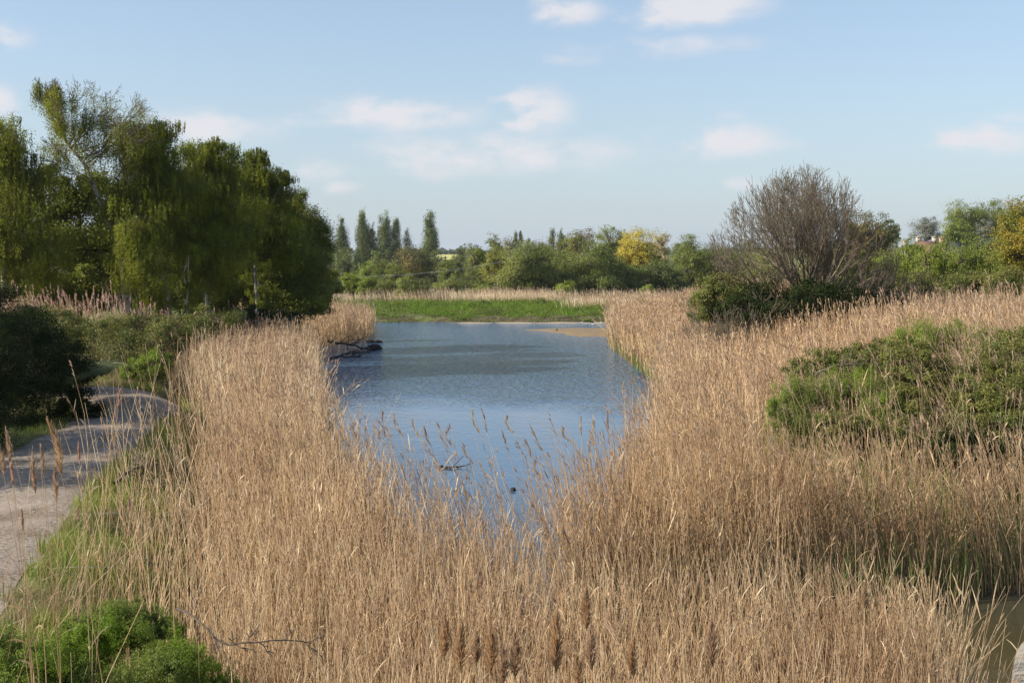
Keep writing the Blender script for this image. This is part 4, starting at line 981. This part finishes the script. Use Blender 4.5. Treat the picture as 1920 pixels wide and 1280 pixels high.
# ------------------------------------------------------------------ pole and cable
b = at(835, 480, 185); b[2] = float(gz(b[:1], b[1:2])[0])
root = empty('utility_pole', b, 'thin dark wooden pole in front of the yellow field', 'pole')
m = MB(); m.tube(np.array([[(0, 0, -.3), (0, 0, 2.5), (0, 0, 5.0 - b[2])]]), np.array([[.14, .12, .1]]), 8); m.build('post', POLE, root)
m = MB(); m.box((0, -.12, 4.75 - b[2]), (1.0, .1, .1)); m.build('crossarm', POLE, root)
for sx in (-.42, .42):
    m = MB(); m.tube(np.array([[(sx, -.12, 4.8 - b[2]), (sx, -.12, 4.98 - b[2])]]), .05, 6); m.build('insulator', WHITEB, root)
t = np.linspace(0, 1, 24)[:, None]
a, c = at(672, 518, 116), at(940, 490, 120)
P = a * (1 - t) + c * t; P[:, 2] -= 4 * .35 * (t * (1 - t))[:, 0]
m = MB(); m.tube(P[None], .010, 5)
m2 = P.copy(); m2[:, 2] -= .10; m2[:, 1] += .3; m.tube(m2[None], .007, 5)
tag(m.build('overhead_cable', WIRE), 'pale overhead cable sagging in front of the far trees', 'cable')

# ------------------------------------------------------------------ birds
def bird(px, py, d, mat, label, heading=0., s=1., swim=True):
    c = at(px, py, d); c[2] = .02 if swim else .1
    root = empty('bird', c, label, 'bird', 'birds on the far water'); root.rotation_euler.z = heading; root.scale = (s, s, s)
    # one body: tail, back, breast, neck, head, beak swept as rings
    ax = np.array([(-.24, 0, .10), (-.18, 0, .09), (-.08, 0, .075), (.04, 0, .07), (.12, 0, .09), (.155, 0, .14), (.175, 0, .185), (.20, 0, .20), (.235, 0, .195), (.27, 0, .185)])
    R = np.array([.008, .03, .068, .078, .062, .035, .03, .033, .012, .003])
    m = MB(); m.tube(ax[None], R[None], 10, rnd=.5); m.build('body', mat, root, smooth=True)
    w = MB()
    for sy in (-1, 1):
        P = np.array([[(.08, sy * .06, .10), (-.06, sy * .075, .105), (-.20, sy * .035, .115), (-.27, sy * .015, .12)]])
        w.ribbon(P, np.array([[.03, .075, .05, .01]]), np.array([[0, 1., .35 * -sy]]))
    w.build('wings', GLASSD if mat is DARKB else BARK_G, root)
    return root
bird(1088, 608, 83.5, WHITEB, 'white gull swimming nearest the open pond, first of the three', .3, .72)
bird(1112, 609, 82.5, WHITEB, 'white gull swimming in the middle of the three', 2.9, .62)
bird(1129, 607, 83.8, WHITEB, 'white gull swimming closest to the reed bank', 3.3, .66)
bird(1110, 606.5, 84, DARKB, 'small dark duck swimming behind the white gulls', 0., .6)
bird(1044, 622, 75, DARKB, 'small dark wader standing on the mudflat', 1.2, .6, False)

# ------------------------------------------------------------------ driftwood and branches
def branch(name, label, cat, pts, r, mat=DEADW, twigs=10, tl=.5):
    pts = np.asarray(pts, float)
    m = MB(); limb(m, pts, r, r * .35, K=12, wig=r * .5, sides=7); n = twigs
    u = rng.uniform(.2, 1, n) * (len(pts) - 1); i = np.minimum(u.astype(int), len(pts) - 2); f = (u - i)[:, None]
    S = pts[i] * (1 - f) + pts[i + 1] * f; T = norm(pts[i + 1] - pts[i])
    D = norm(T + rdir(n) * .9)
    for P, R in grow(S, D, np.full(n, tl), np.full(n, r * .35), 2, [4], [.5], [.7], up=0., jit=.05): m.tube(P, np.maximum(R, .004), 4)
    return tag(m.build(name, mat, origin=pts[0]), label, cat)
branch('fallen_branch', 'long dark bough lying from the bank onto the water by the shaded reeds', 'branch', [at(615, 640, 62), at(650, 645, 62), at(690, 654, 61), at(702, 658, 60.5)], .07, twigs=16, tl=1.0)
branch('fallen_branch', 'second dark bough half under water in front of the long one', 'branch', [at(620, 672, 55), at(650, 662, 58), at(685, 660, 59.5)], .055, twigs=16, tl=.9)
branch('fallen_branch', 'dark twiggy bough trailing low along the shaded water edge', 'branch', [at(625, 670, 56.3), at(655, 669, 56.4), at(670, 668, 56.6)], .05, twigs=20, tl=.7)
def lump(name, label, cat, c, r, mat):
    m = MB(); n, k = 9, 12
    P = []; 
    for i in range(n):
        th = PI * i / (n - 1)
        for j in range(k):
            ph = 2 * PI * j / k; q = 1 + .25 * math.sin(3 * ph + th * 4) + .15 * math.sin(7 * ph)
            P.append((r[0] * math.sin(th) * math.cos(ph) * q, r[1] * math.sin(th) * math.sin(ph) * q, r[2] * math.cos(th)))
    Q = [[i * k + j, i * k + (j + 1) % k, (i + 1) * k + (j + 1) % k, (i + 1) * k + j] for i in range(n - 1) for j in range(k)]
    m.add(P, Q); o = m.build(name, mat, smooth=True); o.location = c; return tag(o, label, cat)
lump('root_stump', 'dark rooty stump at the tip of the fallen boughs', 'stump', (*at(703, 0, 61)[:2], .1), (.36, .28, .2), DEADW)
lump('stone', 'small dark stone poking out of the water beyond the stump', 'stone', (*at(707, 0, 66)[:2], .04), (.3, .12, .1), DEADW)
lump('stone', 'small dark stone at the water edge touching the shaded reeds', 'stone', (*at(695, 0, 66)[:2], .04), (.25, .12, .12), DEADW)
branch('fallen_branch', 'thin dark branch reaching into the water from the sunlit reed bank', 'branch', [at(1196, 699, 48.5), at(1215, 708, 46.5), at(1228, 716, 45), at(1236, 728, 43)], .045, twigs=4, tl=.4)
c = at(845, 878, 26.8); c[2] = .02
branch('floating_stick', 'short dark stick floating among the reed tips', 'driftwood', [c + np.array([-.28, 0, 0]), c, c + np.array([.3, .1, .03])], .035, twigs=3, tl=.25)
c = at(962, 919, 24.3); c[2] = .02
lump('floating_leaf_clump', 'tiny dark clump floating behind the reeds', 'debris', c, (.06, .05, .05), DEADW)
branch('bramble_cane', 'dark thorny cane arching out of the green plants into the reeds', 'cane', [at(330, 1140, 8.6), at(375, 1165, 8.5), at(415, 1208, 8.4), at(470, 1203, 8.4), at(540, 1197, 8.5), at(585, 1205, 8.6)], .011, BARK, twigs=8, tl=.12)
branch('dead_branch', 'dead twiggy branch lying across the verge grass', 'branch', [at(215, 905, 17.5), at(245, 880, 18), at(285, 870, 18.5)], .03, BARK, twigs=26, tl=.5)
branch('dead_branch', 'arching dark branch on the shoulder of the bramble mound', 'branch', [at(1530, 700, 24), at(1565, 685, 24), at(1605, 684, 24.2), at(1640, 690, 24.5)], .03, BARK, twigs=18, tl=.35)
for i, (px, py, dd, l, lab) in enumerate(((192, 936, 18.2, .25, 'straight bleached reed stalk lying across the verge'), (190, 975, 17.2, .5, 'curved bleached reed stalk lying on the verge grass'), (185, 1035, 15.6, .35, 'short bleached reed stalk lying near the path edge'), (150, 1078, 14.4, .4, 'bent bleached reed stalk lying low on the verge'))):
    c = at(px, py, dd); zz = float(gz(c[:1], c[1:2])[0]) + .08
    u = np.linspace(-1, 1, 10); P = np.stack([c[0] + u * l, c[1] + .12 * u * u * (i % 2) + .03 * u, zz + .05 * (1 - u * u)], 1)
    m = MB(); m.tube(P[None], .005, 5); o = m.build('fallen_reed', PALEW); tag(o, lab, 'reed', 'bleached reed stalks on the verge')

# ------------------------------------------------------------------ stone quay corner
def prism(name, mat, poly, z0, z1, label, cat):
    n = len(poly); m = MB()
    v = [(x, y, z0) for x, y in poly] + [(x, y, z1 - .02) for x, y in poly]
    c = np.mean(poly, 0); v += [(x + (c[0] - x) * .02, y + (c[1] - y) * .02, z1) for x, y in poly]
    q = [[i, (i + 1) % n, n + (i + 1) % n, n + i] for i in range(n)] + [[n + i, n + (i + 1) % n, 2 * n + (i + 1) % n, 2 * n + i] for i in range(n)]
    v.append((c[0], c[1], z1)); q += [[2 * n + i, 2 * n + (i + 1) % n, 3 * n, 3 * n] for i in range(n)]
    m.add(v, q); return tag(m.build(name, mat), label, cat)
prism('stone_abutment', STONE, [(4.98, 11.4), (5.41, 12.3), (5.72, 12.9), (6.0, 13.3), (9, 13.6), (10, 9), (4.8, 9.5)], -.9, .55, 'weathered stone corner of a bridge abutment above the channel', 'abutment')

# ------------------------------------------------------------------ single reeds that stand out
STEMM, PLM = STRAW, PLUME
def single_reed(px, py, d, base_dx, label, group, L=.24, bend=0., mat=PLUME, n=150, pw=.0045, fat=1., lean_dir=None):
    """px,py: tip of the plume; base_dx: metres the foot stands to the side; bend: how far the head bows over"""
    tip = at(px, py, d)
    fx, fy = tip[0] + base_dx, d + rng.uniform(-.15, .15)
    fz = max(float(gz(np.array([fx]), np.array([fy]))[0]) - .03, -.4)
    base = np.array([fx, fy, fz])
    root = empty('reed', base, label, 'reed', group)
    mid = base * .45 + tip * .55 + np.array([-(tip[0] - fx) * .25 + bend * .2, 0, 0])
    t = np.linspace(0, 1, 16)[:, None]
    C = base * (1 - t) ** 2 + 2 * mid * t * (1 - t) + tip * t ** 2
    ln = np.linalg.norm(tip - base); u0 = 1 - L / ln
    neck = base * (1 - u0) ** 2 + 2 * mid * u0 * (1 - u0) + tip * u0 ** 2
    m = MB(); m.tube(C[None] - base, (.0042 * np.linspace(1.1, .35, 16))[None] * max(1, d / 9), 5, rnd=rng.uniform(.2, .9)); 
    for _ in range(2):
        tt = rng.uniform(.3, .75); i = int(tt * 15); a = rng.uniform(0, 2 * PI); q = np.linspace(0, 1, 5)[:, None]
        o_ = np.array([math.cos(a), math.sin(a), 0]); ll = rng.uniform(.2, .38)
        LP = C[i] - base + ll * (o_ * q * .8 + UP * (q * .8 - q ** 2 * .5)); m.ribbon(LP[None], .010 * np.array([[.7, 1, .9, .6, .1]]))
    m.build('stem', STEMM, root)
    p = MB(); u = rng.uniform(0, 1, n) ** .85
    ax = norm((tip - neck)[None])[0]
    curve = (1 - (2 * u - 1) ** 2)[:, None] * bend * .12 * np.array([1, 0, .3])
    S = neck + (tip - neck) * u[:, None] + curve - base
    prof = (np.interp(u, [0, .12, .35, .7, 1], [.35, .9, 1, .6, .12]) * fat)[:, None]
    o_ = norm(rdir(n) + np.array([-.35, 0, 0])) * prof
    q = np.array([0, .5, 1.])[None, :, None]; fl = (L * rng.uniform(.16, .34, n))[:, None, None]
    FP = S[:, None] + fl * (ax * q + o_[:, None] * q * .42 - UP * q ** 2 * .18)
    p.ribbon(FP, (pw * rng.uniform(.6, 1.4, n))[:, None] * np.array([.8, 1, .35])[None])
    p.build('plume', mat, root)
    return root
G1 = 'tall plumed reeds over the path'
for px, py, d, bx, lab, L, bend, mt in (
    (93, 803, 7.6, .55, 'tall reed with a long russet plume bowed over the path', .36, .25, PLUME_D),
    (62, 860, 8.0, .15, 'reed with an upright two tone plume over the pale path', .28, 0, PLUME),
    (104, 880, 8.2, .05, 'reed with a russet plume just inside the bowed one', .27, 0, PLUME_D),
    (77, 843, 8.6, .2, 'reed with a slim plume behind the upright two tone one', .23, .05, PLUME),
    (148, 836, 9.0, .1, 'reed with a short pale plume past the bowed one', .18, 0, PLUME_P),
    (225, 735, 9.0, -.25, 'tallest lone reed with a short pale plume over the path bend', .17, 0, PLUME_P),
    (12, 814, 8.2, .3, 'reed with a fluffy plume nearest the frame edge, the higher', .24, .1, PLUME),
    (-2, 842, 7.8, .35, 'reed with a drooping plume cut by the frame edge', .22, .15, PLUME_D),
    (18, 868, 8.1, .3, 'reed with a small ragged plume below the fluffy one', .18, .1, PLUME_P),
    (41, 960, 8.6, .1, 'short reed with a faint plume low over the path', .16, 0, PLUME_P),
    (146, 953, 9.6, .0, 'short reed with a bleached plume over the path edge', .14, 0, PLUME_P),
    (169, 984, 9.6, .05, 'short reed with a tiny bleached plume at the verge', .11, 0, PLUME_P),
    (240, 935, 11, .05, 'short reed with a slanting pale plume at the start of the reed bed', .16, .1, PLUME_P)):
    single_reed(px, py, d, bx, lab, G1, L, bend, PLUME if mt is PLUME_D and px != 93 else mt, n=170, pw=.005, fat=1.05)
G2 = 'plumed reeds at the near edge'
for px, py, d, bx, lab, L in (
    (833, 1168, 6.6, -.02, 'near reed head, first of the close row of plumes', .22), (866, 1182, 6.4, -.03, 'near reed head, broad pale second of the row', .23), (893, 1194, 6.5, -.03, 'near reed head, third of the row leaning on the second', .19),
    (918, 1186, 6.3, -.03, 'near reed head, long fourth of the row', .24), (938, 1222, 6.1, 0, 'near reed head, low fifth of the row at the bottom edge', .22), (966, 1202, 6.3, -.03, 'near reed head, stout sixth of the row', .22),
    (1043, 1168, 6.4, 0, 'near reed head, slim upright after the gap in the row', .31), (1100, 1113, 6.9, 0, 'near reed head standing highest of the row', .22), (1110, 1187, 6.1, -.02, 'near reed head, fattest of the row below the highest', .24),
    (1080, 1240, 5.9, 0, 'near reed head just showing at the bottom edge before the fattest', .2), (1189, 1208, 6.2, 0, 'near reed head, last stout one of the row', .22), (1335, 1178, 6.6, 0, 'near reed head standing alone past the row', .24),
    (1622, 1098, 7.6, -.03, 'near russet reed head close to the channel', .18), (1465, 873, 12.5, -.1, 'dark russet reed head leaning over the reeds across the channel', .28)):
    single_reed(px, py, d, bx, lab, G2, L * rng.uniform(.9, 1.15), rng.normal(0, .08), PLUME_D if rng.random() < .5 else PLUME, n=750, pw=.005, fat=1.6)
GOLDP = leaf_mat('reed_plume_golden', [(.52, .37, .20), (.66, .50, .30), (.74, .60, .40)], .5, rough=.8)
G3 = 'plumed reeds leaning over the near water'
for i, (px, py, lab) in enumerate((
    (719, 774, 'leaning plumed reed, first of the fan over the calm water'), (739, 777, 'leaning plumed reed, close second of the fan'), (708, 791, 'leaning plumed reed, lower outer one beside the first pair'),
    (775, 789, 'leaning plumed reed with a thin tip after the first pair'), (797, 803, 'leaning plumed reed with the darkest head of the fan'), (823, 797, 'leaning plumed reed above the floating stick'),
    (846, 801, 'leaning plumed reed with a short head beyond the stick'), (888, 773, 'slim plumed reed touching the highest dark head'), (903, 769, 'plumed reed with the highest small dark head of the fan'),
    (953, 782, 'upright plumed reed with a long tan head at the fan centre'), (943, 811, 'leaning pale golden plumed reed below the tan head'), (998, 804, 'leaning plumed reed with a long pale head past the centre'),
    (985, 828, 'thin dark tipped reed before the long pale head'), (1060, 800, 'stout golden plumed reed at the far side of the fan'), (1007, 864, 'low dark golden reed head at the side of the calm water'),
    (1090, 784, 'wispy reed with a tiny dark flag over the calm water'), (1187, 698, 'tallest lone pale reed against the water by the sunlit bank'), (1171, 720, 'short pale reed beside the tallest lone one'),
    (669, 793, 'leaning pale reed where the fan meets the thick bed'), (625, 742, 'upright pale reed at the edge of the thick bed'), (872, 836, 'low golden reed in the middle of the fan'), (900, 868, 'low golden reed between stick and channel'),
    (1140, 772, 'faint thin reed over the water near the sunlit bank'), (1115, 790, 'faint thin reed between the golden one and the bank'))):
    d = float(np.interp(px, [600, 700, 850, 1000, 1060, 1190], [22, 19, 17, 16.5, 17, 22])) + rng.uniform(-.5, .5)
    single_reed(px, py, d, rng.uniform(.45, 1.0) if px < 1080 else rng.uniform(0, .2), lab, G3, rng.uniform(.28, .42), rng.normal(-.2, .25), (PLUME, GOLDP, PLUME, GOLDP)[i % 4], n=48, pw=.008, fat=.75)

# ------------------------------------------------------------------ air
hm, nt, out = new_mat('haze_air')
pv = nt.nodes.new('ShaderNodeVolumePrincipled'); pv.inputs['Color'].default_value = (.86, .91, 1, 1); pv.inputs['Density'].default_value = .00012; pv.inputs['Anisotropy'].default_value = .2
nt.links.new(pv.outputs[0], out.inputs['Volume'])
m = MB(); m.box((0, 2300, 18), (7200, 5000, 46)); tag(m.build('haze', hm), 'thin pale haze softening the far trees', kind='stuff')

# ------------------------------------------------------------------ sky, sun, camera
SUN_EL, SUN_AZ = math.radians(32), math.radians(-103)     # azimuth from +Y, negative towards -X
w = bpy.data.worlds.new('World'); SC.world = w; w.use_nodes = True
nt = w.node_tree; nt.nodes.clear(); out = nt.nodes.new('ShaderNodeOutputWorld')
sky = nt.nodes.new('ShaderNodeTexSky'); sky.sky_type = 'NISHITA'; sky.sun_disc = False
sky.sun_elevation = SUN_EL; sky.sun_rotation = SUN_AZ; sky.air_density = 1.0; sky.dust_density = .7; sky.ozone_density = 1.6; sky.altitude = 20
bg = nt.nodes.new('ShaderNodeBackground'); bg.inputs[1].default_value = .125
tc = nt.nodes.new('ShaderNodeTexCoord'); dirv = tc.outputs['Generated']
sp = nt.nodes.new('ShaderNodeSeparateXYZ'); nt.links.new(dirv, sp.inputs[0])
azn = math_n(nt, 'ARCTAN2', sp.outputs[0], sp.outputs[1]); eln = math_n(nt, 'ARCSINE', sp.outputs[2])
cn = nt.nodes.new('ShaderNodeTexNoise'); cn.inputs['Scale'].default_value = 1; cn.inputs['Detail'].default_value = 7; cn.inputs['Roughness'].default_value = .58
cmb = nt.nodes.new('ShaderNodeCombineXYZ'); nt.links.new(math_n(nt, 'MULTIPLY', azn, 16.0), cmb.inputs[0]); nt.links.new(math_n(nt, 'MULTIPLY', eln, 34.0), cmb.inputs[1])
nt.links.new(cmb.outputs[0], cn.inputs['Vector'])
wx = math_n(nt, 'MULTIPLY', math_n(nt, 'SUBTRACT', cn.outputs['Fac'], .5), .08)
azw = math_n(nt, 'ADD', azn, wx)
CL = [(1070, 22, 48, 18, .8), (1290, 12, 100, 24, .95), (1250, 88, 170, 20, .42), (5, 70, 34, 18, .7), (740, 212, 125, 22, .75), (1010, 210, 50, 32, .8), (940, 290, 190, 30, .62), (1345, 265, 80, 22, .9),
      (1450, 272, 80, 12, .35), (1850, 255, 95, 22, .7), (1890, 228, 50, 14, .55), (400, 235, 110, 24, .6), (1365, 222, 45, 12, .35), (650, 350, 30, 10, .45), (1390, 345, 30, 12, .5), (870, 325, 120, 16, .4), (600, 320, 50, 16, .5), (10, 190, 30, 20, .6), (560, 230, 60, 10, .4), (1100, 110, 80, 12, .3)]
acc = None
for px, py, rx, ry, a in CL:
    u, v = (px - 960) / F, (480 - py) / F
    az = math.atan2(u, 1); el = math.atan2(v, math.hypot(1, u))
    dx = math_n(nt, 'MULTIPLY', math_n(nt, 'SUBTRACT', azw, az), F / rx * .66)
    dy = math_n(nt, 'MULTIPLY', math_n(nt, 'SUBTRACT', eln, el), F / ry * .62)
    r2 = math_n(nt, 'ADD', math_n(nt, 'MULTIPLY', dx, dx), math_n(nt, 'MULTIPLY', dy, dy))
    gss = math_n(nt, 'MULTIPLY', math_n(nt, 'EXPONENT', math_n(nt, 'MULTIPLY', r2, -1.0)), a)
    acc = gss if acc is None else math_n(nt, 'MAXIMUM', acc, gss)
cov = math_n(nt, 'MULTIPLY', acc, math_n(nt, 'SUBTRACT', math_n(nt, 'MULTIPLY', cn.outputs['Fac'], 3.6), .78))
mr = nt.nodes.new('ShaderNodeMapRange'); mr.interpolation_type = 'SMOOTHSTEP'; mr.inputs[1].default_value = .14; mr.inputs[2].default_value = .82; mr.inputs[3].default_value = 0; mr.inputs[4].default_value = .88
nt.links.new(cov, mr.inputs[0])
# thin veil of high haze that thickens to the horizon
veil = math_n(nt, 'EXPONENT', math_n(nt, 'MULTIPLY', math_n(nt, 'ABSOLUTE', eln), -4.2))
vm = math_n(nt, 'MULTIPLY', veil, .88)
bg2 = nt.nodes.new('ShaderNodeBackground'); bg2.inputs[0].default_value = (.33, .395, .465, 1); bg2.inputs[1].default_value = 1.0
bg3 = nt.nodes.new('ShaderNodeBackground'); bg3.inputs[0].default_value = (.56, .55, .575, 1); bg3.inputs[1].default_value = 1.0
m1 = nt.nodes.new('ShaderNodeMixShader'); m2_ = nt.nodes.new('ShaderNodeMixShader')
nt.links.new(sky.outputs[0], bg.inputs[0]); nt.links.new(vm, m1.inputs[0]); nt.links.new(bg.outputs[0], m1.inputs[1]); nt.links.new(bg2.outputs[0], m1.inputs[2])
nt.links.new(mr.outputs[0], m2_.inputs[0]); nt.links.new(m1.outputs[0], m2_.inputs[1]); nt.links.new(bg3.outputs[0], m2_.inputs[2])
nt.links.new(m2_.outputs[0], out.inputs[0])

sl = bpy.data.lights.new('sun', 'SUN'); sl.energy = 5.0; sl.angle = math.radians(.53); sl.color = (1, .935, .83)
so = bpy.data.objects.new('sun', sl); COL.objects.link(so)
sd_ = (math.sin(SUN_AZ) * math.cos(SUN_EL), math.cos(SUN_AZ) * math.cos(SUN_EL), math.sin(SUN_EL))
from mathutils import Vector
so.rotation_euler = Vector(sd_).to_track_quat('Z', 'Y').to_euler(); so.location = (-30, 0, 30)

cam = bpy.data.cameras.new('camera'); cam.lens = 40; cam.sensor_width = 36; cam.shift_y = -160 / 1920
cam.clip_end = 12000; cam.clip_start = .1
co = bpy.data.objects.new('camera', cam); COL.objects.link(co); co.location = (0, 0, EYE); co.rotation_euler = (PI / 2, 0, 0)
SC.camera = co
SC.view_settings.view_transform = 'Standard'; SC.view_settings.look = 'None'; SC.view_settings.exposure = .55; SC.view_settings.gamma = 1
SC.cycles.max_bounces = 6; SC.cycles.diffuse_bounces = 3; SC.cycles.transmission_bounces = 4
